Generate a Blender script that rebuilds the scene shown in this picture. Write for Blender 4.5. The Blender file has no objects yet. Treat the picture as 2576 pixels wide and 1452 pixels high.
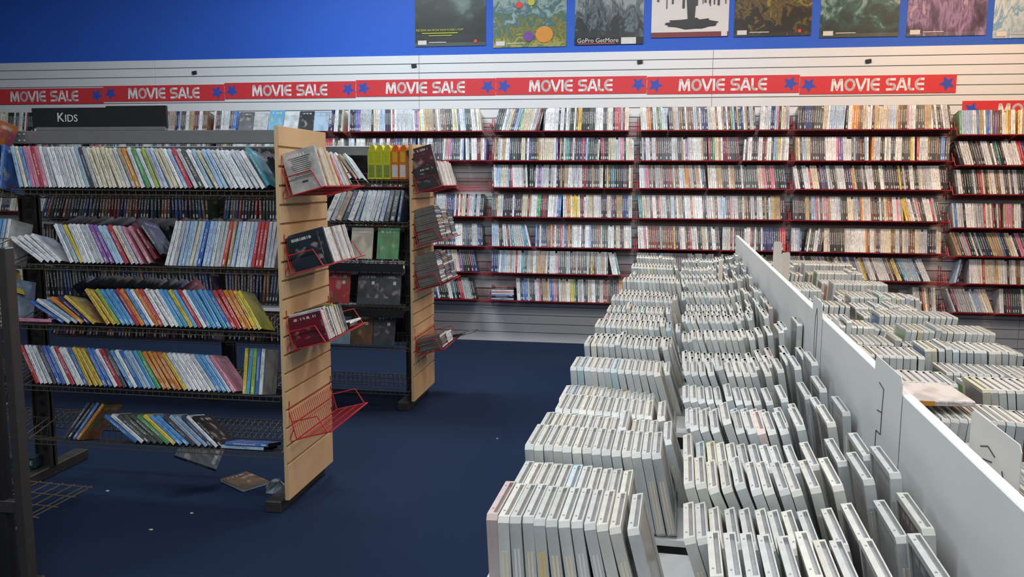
import bpy, bmesh, math, random
from mathutils import Matrix, Vector
random.seed(7)
R = math.radians
scene = bpy.context.scene
C = scene.collection

# ------------------------------------------------------------------ camera
cam_d = bpy.data.cameras.new('camera'); cam = bpy.data.objects.new('camera', cam_d); C.objects.link(cam)
yaw, pitch, roll = 0.155247, 0.127758, 0.0050896
fw = Vector((-math.sin(yaw)*math.cos(pitch), math.cos(yaw)*math.cos(pitch), -math.sin(pitch)))
rt = Vector((math.cos(yaw), math.sin(yaw), 0)); up = rt.cross(fw)
rt2 = math.cos(roll)*rt + math.sin(roll)*up; up2 = -math.sin(roll)*rt + math.cos(roll)*up
cam.matrix_world = Matrix(((rt2.x, up2.x, -fw.x, 0), (rt2.y, up2.y, -fw.y, 0), (rt2.z, up2.z, -fw.z, 1.38035), (0, 0, 0, 1)))
cam_d.sensor_width = 36.0; cam_d.lens = 36.0*2094.95/2576.0; cam_d.clip_start = 0.05; cam_d.clip_end = 60
scene.camera = cam

# ------------------------------------------------------------------ light and exposure
world = bpy.data.worlds.new('world'); scene.world = world; world.use_nodes = True
world.node_tree.nodes['Background'].inputs[0].default_value = (0.55, 0.65, 0.8, 1)
world.node_tree.nodes['Background'].inputs[1].default_value = 0.05
CEIL = 3.65
def area(name, loc, sx, sy, power, col, rot=(0, 0, 0)):
    d = bpy.data.lights.new(name, 'AREA'); d.shape = 'RECTANGLE'; d.size = sx; d.size_y = sy; d.energy = power; d.color = col
    o = bpy.data.objects.new(name, d); C.objects.link(o); o.location = loc; o.rotation_euler = rot
    return o
COOL = (0.86, 0.95, 1.0); WARM = (1.0, 0.66, 0.4)
area('ceiling_light', (-2.2, 5.3, CEIL-.03), 1.25, .6, 74, COOL)
area('ceiling_light', (0.2, 5.3, CEIL-.03), 1.25, .6, 44, (.97, .97, 1.0))
area('ceiling_light', (-4.7, 4.8, CEIL-.03), 1.25, .6, 13, COOL)
area('ceiling_light', (2.6, 5.4, CEIL-.03), 1.25, .6, 80, WARM)
area('ceiling_light', (-3.2, 0.4, CEIL-.03), 1.25, .6, 26, COOL)
area('ceiling_light', (-1.1, 1.0, CEIL-.03), 1.25, .6, 46, COOL)
area('ceiling_light', (0.8, 2.4, CEIL-.03), 1.25, .6, 42, (.99, .98, .97))
area('ceiling_light', (3.2, 2.0, CEIL-.03), 1.25, .6, 28, WARM)
area('ceiling_light', (0.2, -1.4, CEIL-.03), 1.25, .6, 54, (.98, .98, 1.0))
vs = scene.view_settings
vs.view_transform = 'Standard'; vs.look = 'None'; vs.exposure = 0.19; vs.gamma = 1.0; vs.use_curve_mapping = False

scene.cycles.max_bounces = 5; scene.cycles.diffuse_bounces = 3; scene.cycles.glossy_bounces = 2; scene.cycles.transmission_bounces = 2; scene.cycles.adaptive_threshold = 0.03

# ------------------------------------------------------------------ material helpers
MATS = {}
def nt(name):
    m = bpy.data.materials.new(name); m.use_nodes = True
    t = m.node_tree; b = t.nodes['Principled BSDF']
    return m, t, b
def plain(name, col, rough=.5, metal=0.0, coat=0.0, noise=0.0, nscale=40, bump=0.0, spec=.5):
    if name in MATS: return MATS[name]
    m, t, b = nt(name)
    b.inputs['Base Color'].default_value = (*col, 1); b.inputs['Roughness'].default_value = rough
    b.inputs['Metallic'].default_value = metal; b.inputs['Coat Weight'].default_value = coat
    b.inputs['Specular IOR Level'].default_value = spec
    if noise or bump:
        tc = t.nodes.new('ShaderNodeTexCoord'); n = t.nodes.new('ShaderNodeTexNoise'); n.inputs['Scale'].default_value = nscale
        n.inputs['Detail'].default_value = 4
        t.links.new(tc.outputs['Object'], n.inputs['Vector'])
        if noise:
            hs = t.nodes.new('ShaderNodeHueSaturation'); hs.inputs['Color'].default_value = (*col, 1)
            mr = t.nodes.new('ShaderNodeMapRange'); mr.inputs['To Min'].default_value = 1-noise; mr.inputs['To Max'].default_value = 1+noise
            t.links.new(n.outputs['Fac'], mr.inputs['Value']); t.links.new(mr.outputs[0], hs.inputs['Value'])
            t.links.new(hs.outputs[0], b.inputs['Base Color'])
        if bump:
            bp = t.nodes.new('ShaderNodeBump'); bp.inputs['Strength'].default_value = bump; bp.inputs['Distance'].default_value = .01
            t.links.new(n.outputs['Fac'], bp.inputs['Height']); t.links.new(bp.outputs[0], b.inputs['Normal'])
    MATS[name] = m; return m

def math_node(t, op, a, b=None, c=None):
    n = t.nodes.new('ShaderNodeMath'); n.operation = op
    for i, v in enumerate((a, b, c)):
        if v is None: continue
        if isinstance(v, (int, float)): n.inputs[i].default_value = v
        else: t.links.new(v, n.inputs[i])
    return n.outputs[0]
def mix_col(t, fac, a, b):
    n = t.nodes.new('ShaderNodeMix'); n.data_type = 'RGBA'
    if isinstance(fac, (int, float)): n.inputs[0].default_value = fac
    else: t.links.new(fac, n.inputs[0])
    for i, v in ((6, a), (7, b)):
        if isinstance(v, tuple): n.inputs[i].default_value = (*v, 1)
        else: t.links.new(v, n.inputs[i])
    return n.outputs[2]

def art(name, mode, kind, rough=.35, strength=1.0):
    """printed paper behind plastic: kind 'spine' (title and logo along the height) or 'cover' (blotchy picture)"""
    m, t, b = nt(name); L = t.links
    if mode == 'obj':
        oi = t.nodes.new('ShaderNodeObjectInfo'); base = oi.outputs['Color']; seed = oi.outputs['Random']
    else:
        a1 = t.nodes.new('ShaderNodeAttribute'); a1.attribute_name = 'Col'; base = a1.outputs['Color']
        a2 = t.nodes.new('ShaderNodeAttribute'); a2.attribute_name = 'seed'; seed = a2.outputs['Fac']
    uv = t.nodes.new('ShaderNodeUVMap'); uv.uv_map = 'UV'
    sp = t.nodes.new('ShaderNodeSeparateXYZ'); L.new(uv.outputs[0], sp.inputs[0]); u, v = sp.outputs[0], sp.outputs[1]
    s100 = math_node(t, 'MULTIPLY', seed, 173.0)
    def noise(su, sv, off, detail=2):
        cb = t.nodes.new('ShaderNodeCombineXYZ')
        L.new(math_node(t, 'MULTIPLY', u, su), cb.inputs[0]); L.new(math_node(t, 'MULTIPLY', v, sv), cb.inputs[1])
        L.new(math_node(t, 'ADD', s100, off), cb.inputs[2])
        n = t.nodes.new('ShaderNodeTexNoise'); n.inputs['Scale'].default_value = 1.0; n.inputs['Detail'].default_value = detail
        L.new(cb.outputs[0], n.inputs['Vector']); return n
    wn = t.nodes.new('ShaderNodeTexWhiteNoise'); wn.noise_dimensions = '1D'; L.new(s100, wn.inputs['W'])
    hs = t.nodes.new('ShaderNodeHueSaturation'); L.new(base, hs.inputs['Color'])
    L.new(math_node(t, 'ADD', math_node(t, 'MULTIPLY', wn.outputs['Value'], .3), .35), hs.inputs['Hue'])
    hs.inputs['Saturation'].default_value = .9; hs.inputs['Value'].default_value = .55
    if kind == 'spine':
        n1 = noise(1.2, 7, 3.1); f1 = math_node(t, 'GREATER_THAN', n1.outputs['Fac'], .56)
        c1 = mix_col(t, math_node(t, 'MULTIPLY', f1, .55*strength), base, hs.outputs[0])
        n2 = noise(5, 70, 9.7, 1); f2 = math_node(t, 'GREATER_THAN', n2.outputs['Fac'], .53)
        band = math_node(t, 'MULTIPLY', math_node(t, 'GREATER_THAN', v, .3), math_node(t, 'LESS_THAN', v, .82))
        side = math_node(t, 'MULTIPLY', math_node(t, 'GREATER_THAN', u, .22), math_node(t, 'LESS_THAN', u, .78))
        ft = math_node(t, 'MULTIPLY', math_node(t, 'MULTIPLY', f2, band), side)
        bw = t.nodes.new('ShaderNodeRGBToBW'); L.new(base, bw.inputs[0])
        dark = math_node(t, 'GREATER_THAN', bw.outputs[0], .3)
        ink = mix_col(t, dark, (.8, .8, .78), (.05, .05, .09))
        c2 = mix_col(t, math_node(t, 'MULTIPLY', ft, .75*strength), c1, ink)
        lg = math_node(t, 'MULTIPLY', math_node(t, 'MULTIPLY', math_node(t, 'LESS_THAN', v, .16), math_node(t, 'GREATER_THAN', v, .05)), side)
        lg = math_node(t, 'MULTIPLY', lg, math_node(t, 'GREATER_THAN', wn.outputs['Value'], .45))
        col = mix_col(t, math_node(t, 'MULTIPLY', lg, .7*strength), c2, (.75, .75, .72))
    else:
        n1 = noise(2.2, 2.4, 3.1, 3); mr = t.nodes.new('ShaderNodeMapRange')
        mr.inputs['From Min'].default_value = .42; mr.inputs['From Max'].default_value = .6; L.new(n1.outputs['Fac'], mr.inputs['Value'])
        c1 = mix_col(t, math_node(t, 'MULTIPLY', mr.outputs[0], .8*strength), base, hs.outputs[0])
        n3 = noise(2.6, 3.4, 21.3, 1); m3 = t.nodes.new('ShaderNodeMapRange'); m3.inputs['From Min'].default_value = .56; m3.inputs['From Max'].default_value = .68
        L.new(n3.outputs['Fac'], m3.inputs['Value'])
        mid = math_node(t, 'MULTIPLY', math_node(t, 'GREATER_THAN', v, .2), math_node(t, 'LESS_THAN', v, .75))
        c1 = mix_col(t, math_node(t, 'MULTIPLY', math_node(t, 'MULTIPLY', m3.outputs[0], mid), .45*strength), c1, (.6, .5, .42))
        n2 = noise(26, 3, 9.7, 0); f2 = math_node(t, 'GREATER_THAN', n2.outputs['Fac'], .5)
        band = math_node(t, 'MULTIPLY', math_node(t, 'GREATER_THAN', v, .84), math_node(t, 'LESS_THAN', v, .92))
        bu = math_node(t, 'MULTIPLY', math_node(t, 'GREATER_THAN', u, .15), math_node(t, 'LESS_THAN', u, .85))
        col = mix_col(t, math_node(t, 'MULTIPLY', math_node(t, 'MULTIPLY', f2, math_node(t, 'MULTIPLY', band, bu)), .6*strength), c1, (.75, .75, .7))
    L.new(col, b.inputs['Base Color']); b.inputs['Roughness'].default_value = rough
    b.inputs['Coat Weight'].default_value = .3; b.inputs['Coat Roughness'].default_value = .15
    return m

def tinted(name, mode, mul=(1, 1, 1), rough=.4, coat=.1):
    m, t, b = nt(name)
    if mode == 'obj':
        oi = t.nodes.new('ShaderNodeObjectInfo'); base = oi.outputs['Color']
    else:
        a1 = t.nodes.new('ShaderNodeAttribute'); a1.attribute_name = 'Col'; base = a1.outputs['Color']
    mx = t.nodes.new('ShaderNodeMix'); mx.data_type = 'RGBA'; mx.blend_type = 'MULTIPLY'; mx.inputs[0].default_value = 1
    t.links.new(base, mx.inputs[6]); mx.inputs[7].default_value = (*mul, 1)
    tc = t.nodes.new('ShaderNodeTexCoord'); n = t.nodes.new('ShaderNodeTexNoise'); n.inputs['Scale'].default_value = 60
    t.links.new(tc.outputs['Object'], n.inputs['Vector'])
    hs = t.nodes.new('ShaderNodeHueSaturation'); t.links.new(mx.outputs[2], hs.inputs['Color'])
    mr = t.nodes.new('ShaderNodeMapRange'); mr.inputs['To Min'].default_value = .85; mr.inputs['To Max'].default_value = 1.12
    t.links.new(n.outputs['Fac'], mr.inputs['Value']); t.links.new(mr.outputs[0], hs.inputs['Value'])
    t.links.new(hs.outputs[0], b.inputs['Base Color']); b.inputs['Roughness'].default_value = rough; b.inputs['Coat Weight'].default_value = coat
    return m

M_SPINE = art('printed_spine', 'obj', 'spine'); M_COVER = art('printed_cover', 'obj', 'cover')
M_SPINE_A = art('printed_spine_mass', 'attr', 'spine'); M_COVER_A = art('printed_cover_mass', 'attr', 'cover', strength=.4)
M_EDGE = plain('black_case_plastic', (.03, .03, .035), .4, noise=.2)
M_GREYEDGE = plain('smoky_case_plastic', (.17, .165, .155), .35, noise=.3, nscale=60)
M_PAGE = plain('pale_case_plastic', (.55, .55, .56), .45, noise=.15)
M_FROST = tinted('frosted_plastic', 'obj', (1, 1, .96)); M_FROST_A = tinted('frosted_plastic_mass', 'attr', (1, 1, .96))
M_FSPINE = tinted('frosted_spine', 'obj', (.96, 1.02, 1.05), .3, .3); M_FSPINE_A = tinted('frosted_spine_mass', 'attr', (.96, 1.02, 1.05), .3, .3)
M_INNER = art('disc_insert', 'obj', 'cover', strength=.5)
M_SLOT = plain('dark_slot', (.27, .27, .275), .25, noise=.3, nscale=90)
M_CREAM = plain('cream_tag_strip', (.72, .66, .5), .5, noise=.1)
M_GOLD = plain('yellow_tag_strip', (.72, .52, .16), .5, noise=.1)
M_WHITE = plain('white_laminate', (.74, .75, .74), .45, noise=.05, nscale=12)
M_SLAT = plain('white_slat_melamine', (.72, .74, .76), .42, noise=.03, nscale=6)
M_GROOVE = plain('groove_backing', (.22, .23, .24), .7, noise=.1)
M_BLUE = plain('blue_wall_paint', (.018, .105, .56), .65, noise=.06, nscale=3, bump=.05)
M_CARPET = plain('blue_carpet', (.0145, .027, .064), .95, noise=.5, nscale=260, bump=.6, spec=.1)
M_CEIL = plain('ceiling_tile', (.6, .6, .58), .9, noise=.05)
M_SIDE = plain('side_wall_paint', (.5, .52, .55), .8, noise=.04)
M_RAIL = plain('grey_steel', (.22, .225, .23), .5, .3, noise=.12, nscale=20)
M_DARKSTEEL = plain('dark_brown_steel', (.055, .05, .048), .45, .3, noise=.2)
M_WIRE = plain('black_brass_wire', (.2, .17, .13), .35, .6, noise=.5, nscale=15)
M_RED = plain('red_wire_enamel', (.42, .022, .03), .4, noise=.15)
M_WOOD = plain('maple_laminate', (.62, .43, .24), .5, noise=.1, nscale=9)
M_WOODG = plain('wood_groove', (.3, .18, .07), .7, noise=.15)
M_SIGN = plain('black_sign_board', (.012, .013, .015), .5, noise=.3)
M_SIGNTXT = plain('sign_lettering', (.72, .74, .76), .5, noise=.05)
M_BRED = plain('banner_red', (.62, .035, .045), .5, noise=.06)
M_BTXT = plain('banner_lettering', (.8, .78, .78), .5, noise=.04)
M_STAR = plain('banner_star_blue', (.035, .075, .42), .5, noise=.12, nscale=60)
M_INK = plain('black_marker_ink', (.03, .03, .03), .7, noise=.2)

# ------------------------------------------------------------------ mesh builder
class MB:
    def __init__(s): s.v = []; s.f = []; s.m = []; s.uv = []; s.col = []; s.seed = []
    def face(s, pts, mat=0, uv=None, col=None, seed=0.0):
        i = len(s.v); s.v += [tuple(p) for p in pts]; n = len(pts); s.f.append(tuple(range(i, i+n))); s.m.append(mat)
        s.uv += uv if uv else [(0, 0), (1, 0), (1, 1), (0, 1)][:n] + [(0, 0)]*(n-4)
        s.col += [col or (1, 1, 1)]*n; s.seed.append(seed)
    def box(s, x0, x1, y0, y1, z0, z1, mat=0, M=None, mats=None, **k):
        P = [Vector(q) for q in ((x0, y0, z0), (x1, y0, z0), (x1, y1, z0), (x0, y1, z0), (x0, y0, z1), (x1, y0, z1), (x1, y1, z1), (x0, y1, z1))]
        if M is not None: P = [M @ q for q in P]
        F = {'front': (0, 1, 5, 4), 'right': (1, 2, 6, 5), 'back': (2, 3, 7, 6), 'left': (3, 0, 4, 7), 'top': (4, 5, 6, 7), 'bottom': (3, 2, 1, 0)}
        for n, f in F.items(): s.face([P[i] for i in f], (mats or {}).get(n, mat), **k)
    def tube(s, pts, r, n=4, mat=0, closed=False):
        pts = [Vector(p) for p in pts]; rings = []; N = len(pts)
        for i, p in enumerate(pts):
            a = pts[i-1] if (i > 0 or closed) else p; b = pts[(i+1) % N] if (i < N-1 or closed) else p
            d = (b-a).normalized() if (b-a).length > 1e-9 else Vector((0, 0, 1))
            q = Vector((0, 0, 1)) if abs(d.z) < .9 else Vector((1, 0, 0))
            e = d.cross(q).normalized(); g = d.cross(e)
            rings.append([p + r*(math.cos(2*math.pi*(k+.5)/n)*e + math.sin(2*math.pi*(k+.5)/n)*g) for k in range(n)])
        base = len(s.v)
        for rg in rings: s.v += [tuple(q) for q in rg]
        def addf(idx):
            s.f.append(tuple(idx)); s.m.append(mat); s.uv += [(0, 0)]*len(idx); s.col += [(1, 1, 1)]*len(idx); s.seed.append(0.)
        for i in range(N if closed else N-1):
            j = (i+1) % N
            for k in range(n): addf((base+i*n+k, base+i*n+(k+1) % n, base+j*n+(k+1) % n, base+j*n+k))
        if not closed:
            addf([base+k for k in range(n)][::-1]); addf([base+(N-1)*n+k for k in range(n)])
    def mesh(s, name, mats, attr=False):
        me = bpy.data.meshes.new(name); me.from_pydata(s.v, [], s.f)
        for m in mats: me.materials.append(m)
        me.polygons.foreach_set('material_index', s.m)
        ul = me.uv_layers.new(name='UV'); ul.data.foreach_set('uv', [c for p in s.uv for c in p])
        if attr:
            ca = me.color_attributes.new('Col', 'FLOAT_COLOR', 'CORNER'); ca.data.foreach_set('color', [c for p in s.col for c in (*p, 1.0)])
            sa = me.attributes.new('seed', 'FLOAT', 'FACE'); sa.data.foreach_set('value', s.seed)
        me.update(); return me
    def build(s, name, mats, parent=None, attr=False, M=None):
        return link(name, s.mesh(name, mats if isinstance(mats, (list, tuple)) else [mats], attr), parent, M)
def link(name, me, parent=None, M=None):
    o = bpy.data.objects.new(name, me); C.objects.link(o)
    if parent is not None: o.parent = parent
    if M is not None: o.matrix_local = M
    return o
def tag(o, label, cat, group=None, kind=None):
    o['label'] = label; o['category'] = cat
    if group: o['group'] = group
    if kind: o['kind'] = kind
    return o
def empty(name, loc=(0, 0, 0), rz=0.0):
    o = bpy.data.objects.new(name, None); C.objects.link(o); o.location = loc; o.rotation_euler = (0, 0, rz); o.empty_display_size = .1
    return o
def boxo(name, x0, x1, y0, y1, z0, z1, mat, parent=None, ch=0.0):
    """a box object with its edges chamfered"""
    bm = bmesh.new(); bmesh.ops.create_cube(bm, size=1)
    for v in bm.verts: v.co = ((x0+x1)/2+v.co.x*(x1-x0), (y0+y1)/2+v.co.y*(y1-y0), (z0+z1)/2+v.co.z*(z1-z0))
    if ch: bmesh.ops.bevel(bm, geom=bm.edges[:], offset=ch, segments=1, affect='EDGES')
    me = bpy.data.meshes.new(name); bm.to_mesh(me); bm.free(); me.materials.append(mat)
    return link(name, me, parent)
def Tr(x, y, z): return Matrix.Translation((x, y, z))
def Rx(a): return Matrix.Rotation(a, 4, 'X')
def Ry(a): return Matrix.Rotation(a, 4, 'Y')
def Rz(a): return Matrix.Rotation(a, 4, 'Z')
def nth(n):
    return '%d%s' % (n, 'th' if 10 <= n % 100 <= 20 else {1: 'st', 2: 'nd', 3: 'rd'}.get(n % 10, 'th'))
def text_mesh(name, s, size, mat, depth=.0008, align='CENTER'):
    cu = bpy.data.curves.new(name, 'FONT'); cu.body = s; cu.size = size; cu.extrude = depth; cu.align_x = align; cu.resolution_u = 3
    o = bpy.data.objects.new(name, cu); C.objects.link(o)
    me = bpy.data.meshes.new_from_object(o.evaluated_get(bpy.context.evaluated_depsgraph_get()))
    bpy.data.objects.remove(o); bpy.data.curves.remove(cu)
    me.materials.clear(); me.materials.append(mat); me.name = name
    return me
UPRIGHT = Rx(math.pi/2)                       # text plane XY -> XZ, facing -Y

# ------------------------------------------------------------------ colours with names
PAL = {'white': (.76, .78, .80), 'cream': (.66, .60, .46), 'pale blue': (.36, .50, .68), 'light grey': (.48, .50, .53), 'silver': (.62, .67, .72),
       'black': (.025, .027, .035), 'charcoal': (.075, .08, .095), 'navy': (.03, .055, .17), 'blue': (.06, .17, .48), 'sky blue': (.12, .36, .66),
       'red': (.48, .05, .06), 'dark red': (.2, .025, .035), 'pink': (.62, .24, .34), 'orange': (.62, .22, .045), 'yellow': (.68, .52, .08),
       'green': (.08, .33, .12), 'lime': (.33, .48, .1), 'purple': (.2, .11, .34), 'brown': (.19, .1, .055), 'tan': (.45, .33, .2), 'teal': (.07, .3, .34)}
def pick(weights):
    n = random.choices(list(weights), list(weights.values()))[0]; c = PAL[n]; k = random.uniform(.85, 1.15)
    return n, tuple(min(.85, max(.008, x*k+random.uniform(-.015, .015))) for x in c)
W_WALL = {'white': 22, 'cream': 9, 'light grey': 10, 'silver': 8, 'pale blue': 5, 'black': 17, 'charcoal': 17, 'navy': 6, 'blue': 2, 'red': 2, 'dark red': 4,
          'orange': 1.5, 'yellow': 2, 'brown': 4, 'tan': 6, 'teal': 2, 'purple': 1.5, 'pink': 2, 'green': 1}
W_TOP = {'white': 26, 'pale blue': 20, 'silver': 22, 'cream': 8, 'light grey': 10, 'sky blue': 3, 'tan': 3, 'blue': 3, 'charcoal': 5, 'navy': 3, 'red': 1}
W_PASTEL = {'pale blue': 28, 'white': 20, 'silver': 14, 'sky blue': 10, 'pink': 2, 'cream': 9, 'purple': 2, 'tan': 5, 'red': 3, 'yellow': 2, 'light grey': 8, 'blue': 4}
W_VIVID = {'blue': 18, 'sky blue': 15, 'pale blue': 8, 'yellow': 9, 'orange': 7, 'red': 8, 'white': 12, 'purple': 4, 'green': 2, 'lime': 3, 'navy': 7, 'black': 4}
W_MIX = {'white': 26, 'blue': 10, 'navy': 8, 'pale blue': 10, 'red': 6, 'orange': 6, 'yellow': 5, 'black': 6, 'green': 4, 'sky blue': 6, 'charcoal': 6, 'silver': 6}
W_REAR_SHADE = {'charcoal': 6, 'black': 12, 'navy': 3, 'brown': 2, 'dark red': 1}  # near-black case colours stand in for the shade inside and behind the racks
W_DARK = {'charcoal': 12, 'black': 14, 'navy': 6, 'light grey': 8, 'white': 8, 'silver': 5, 'tan': 4, 'dark red': 3, 'brown': 4}

# ------------------------------------------------------------------ disc cases (shared meshes)
_case = {}
def case_mesh(t, d, h, edge='black'):
    """spine on the front (y=0), covers on both sides, thin recessed plastic rim round the other edges"""
    key = (round(t, 4), d, h, edge)
    if key in _case: return _case[key]
    mb = MB(); c = min(.0022, t*.2); r = .0022
    z0, z1 = 0, h
    P = [(0, d), (0, c), (c, 0), (t-c, 0), (t, c), (t, d)]
    mb.face([(P[2][0], 0, z0), (P[3][0], 0, z0), (P[3][0], 0, z1), (P[2][0], 0, z1)], 0)
    mb.face([(0, c, z0), (c, 0, z0), (c, 0, z1), (0, c, z1)], 0, [(0, 0), (.1, 0), (.1, 1), (0, 1)])
    mb.face([(t-c, 0, z0), (t, c, z0), (t, c, z1), (t-c, 0, z1)], 0, [(.9, 0), (1, 0), (1, 1), (.9, 1)])
    mb.face([(0, d, z0), (0, c, z0), (0, c, z1), (0, d, z1)], 1)
    mb.face([(t, c, z0), (t, d, z0), (t, d, z1), (t, c, z1)], 1)
    k = t*.14
    for z, sgn in ((z1, 1), (z0, -1)):
        zi = z - sgn*r
        out = [(c, 0), (t-c, 0), (t, c), (t, d), (0, d), (0, c)]
        inn = [(k, k+c), (t-k, k+c), (t-k, c+k+.001), (t-k, d-k), (k, d-k), (k, c+k+.001)]
        for i in range(6):
            a, b2 = out[i], out[(i+1) % 6]; e, f = inn[(i+1) % 6], inn[i]
            q = [(a[0], a[1], z), (b2[0], b2[1], z), (e[0], e[1], zi), (f[0], f[1], zi)]
            mb.face(q if sgn > 0 else q[::-1], 2)
        q = [(k, k+c, zi), (t-k, k+c, zi), (t-k, d-k, zi), (k, d-k, zi)]
        mb.face(q if sgn > 0 else q[::-1], 2)
    mb.face([(t, d, z0), (t-k, d-r, z0+r), (t-k, d-r, z1-r), (t, d, z1)], 2)
    mb.face([(k, d-r, z0+r), (0, d, z0), (0, d, z1), (k, d-r, z1-r)], 2)
    mb.face([(t-k, d-r, z0+r), (k, d-r, z0+r), (k, d-r, z1-r), (t-k, d-r, z1-r)], 2)
    me = mb.mesh('case', [M_SPINE, M_COVER, {'black': M_EDGE, 'pale': M_PAGE, 'grey': M_GREYEDGE}[edge]]); _case[key] = me
    return me
def case_obj(name, M, t, d, h, col, label, cat, group, edge='black'):
    o = link(name, case_mesh(t, d, h, edge), None, M); o.color = (*col, 1)
    return tag(o, label, cat, group)
def add_case(mb, M, t, d, h, col, seed):
    P = [M @ Vector(q) for q in ((0, 0, 0), (t, 0, 0), (t, d, 0), (0, d, 0), (0, 0, h), (t, 0, h), (t, d, h), (0, d, h))]
    k = dict(col=col, seed=seed)
    mb.face([P[i] for i in (0, 1, 5, 4)], 0, **k); mb.face([P[i] for i in (1, 2, 6, 5)], 1, **k); mb.face([P[i] for i in (3, 0, 4, 7)], 1, **k)
    for f in ((4, 5, 6, 7), (3, 2, 1, 0), (2, 3, 7, 6)): mb.face([P[i] for i in f], 2, **k)
def lean_mat(lean, t):
    """lean > 0: the top goes to local -x, resting on the corner x=0; lean < 0: the other way on x=t"""
    if lean >= 0: return Ry(-lean)
    return Tr(0, 0, 0) @ Ry(-lean) @ Tr(-t, 0, 0)
def span(lean, t, h, z):
    """left and right x of a leaning case at height z, relative to its pivot"""
    c, n = math.cos(lean), math.sin(lean); xs = (0, t) if lean >= 0 else (-t, 0)
    P = [(x*c-q*n, x*n+q*c) for x, q in ((xs[0], 0), (xs[1], 0), (xs[1], h), (xs[0], h))]
    o = []
    for (ax, az), (bx, bz) in zip(P, P[1:]+P[:1]):
        if (az-z)*(bz-z) <= 0 and az != bz: o.append(ax+(bx-ax)*(z-az)/(bz-az))
    return (min(o), max(o)) if o else None
def clear_step(l1, t1, l2, t2, h):
    """smallest pivot-to-pivot distance at which the second case clears the first"""
    best = -1
    for k in range(22):
        z = .0003+k/21*h*1.02; a = span(l1, t1, h, z); b = span(l2, t2, h, z)
        if a and b: best = max(best, a[1]-b[0])
    return best
def fill(x0, x1, l0, l1, tmin, tmax, gap=.0006, jit=1.5, h=.19):
    """cases from x0 to x1 with the lean going from l0 to l1 (degrees): yields pivot x, lean, thickness, fraction"""
    prev = None; px = x0
    while True:
        fr = min(1, max(0, (px-x0)/max(1e-6, x1-x0))); ln = R(l0+(l1-l0)*fr + random.uniform(-jit, jit)); t = random.choice((tmin, (tmin+tmax)/2, tmax))
        if prev is None: px = x0 if ln >= 0 else x0+t/math.cos(ln)
        else: px = px + clear_step(prev[0], prev[1], ln, t, h) + .0003 + .0012*abs(math.sin(ln)) + gap*random.random()*2
        if px + (t/math.cos(ln) if ln >= 0 else 0) > x1+.001: break
        yield px, ln, t, fr
        prev = (ln, t)

# ================================================================== the room
WY = 7.048; WH = 2.438; PITCH = .0762
fl = boxo('floor', -8, 6.5, -4.5, WY+.2, -.1, 0, M_CARPET); tag(fl, 'dark blue carpet covering the shop floor', 'floor', kind='structure')
ce = boxo('ceiling', -8, 6.5, -4.5, WY+.2, CEIL, CEIL+.1, M_CEIL); tag(ce, 'pale tiled shop ceiling above the racks', 'ceiling', kind='structure')
for nm, a in (('wall_left', (-8.1, -8, -4.5, WY+.2)), ('wall_right', (6.5, 6.6, -4.5, WY+.2)), ('wall_front', (-8, 6.5, -4.6, -4.5))):
    w = boxo(nm, *a, 0, CEIL, M_SIDE); tag(w, 'plain grey painted shop wall, %s' % {'wall_left': 'left of the racks', 'wall_right': 'right of the table', 'wall_front': 'behind the viewer'}[nm], 'wall', kind='structure')
wb = boxo('wall_back', -8, 6.5, WY+.012, WY+.2, 0, CEIL, M_BLUE); tag(wb, 'back wall, bright blue paint above white slatted panelling', 'wall', kind='structure')
bk = boxo('groove_backing', -8, 6.5, WY+.009, WY+.0119, 0, WH, M_GROOVE, wb)
# slatted panelling: every slat is a board of its own, 2.438 m panels butted at fine vertical seams
gz = [WH-(i-.08)*PITCH for i in range(1, 32)]
edges = [WH]+gz+[0.0]; sl = {}
for pi in range(6):
    xa = -1.913+(pi-2)*2.4384; xb = xa+2.4384; xa = max(xa, -8.0); xb = min(xb, 6.5)
    for i in range(32):
        zt = edges[i]-(.003 if i else 0); zb = edges[i+1]+(.003 if i < 31 else 0)
        key = (round(zt-zb, 4), round(xb-xa, 3))
        if key not in sl:
            mb = MB(); w_, h_ = xb-xa-.003, zt-zb; d = .0095; c = .0015
            mb.face([(c, -d, c), (w_-c, -d, c), (w_-c, -d, h_-c), (c, -d, h_-c)])
            o4 = [(0, -d+c, 0), (w_, -d+c, 0), (w_, -d+c, h_), (0, -d+c, h_)]; i4 = [(c, -d, c), (w_-c, -d, c), (w_-c, -d, h_-c), (c, -d, h_-c)]; b4 = [(0, 0, 0), (w_, 0, 0), (w_, 0, h_), (0, 0, h_)]
            for k in range(4):
                mb.face([o4[k], o4[(k+1) % 4], i4[(k+1) % 4], i4[k]]); mb.face([b4[k], b4[(k+1) % 4], o4[(k+1) % 4], o4[k]])
            sl[key] = mb.mesh('slat', [M_SLAT])
        link('slat', sl[key], wb, Tr(xa+.0015, WY+.0095, zb))

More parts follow.
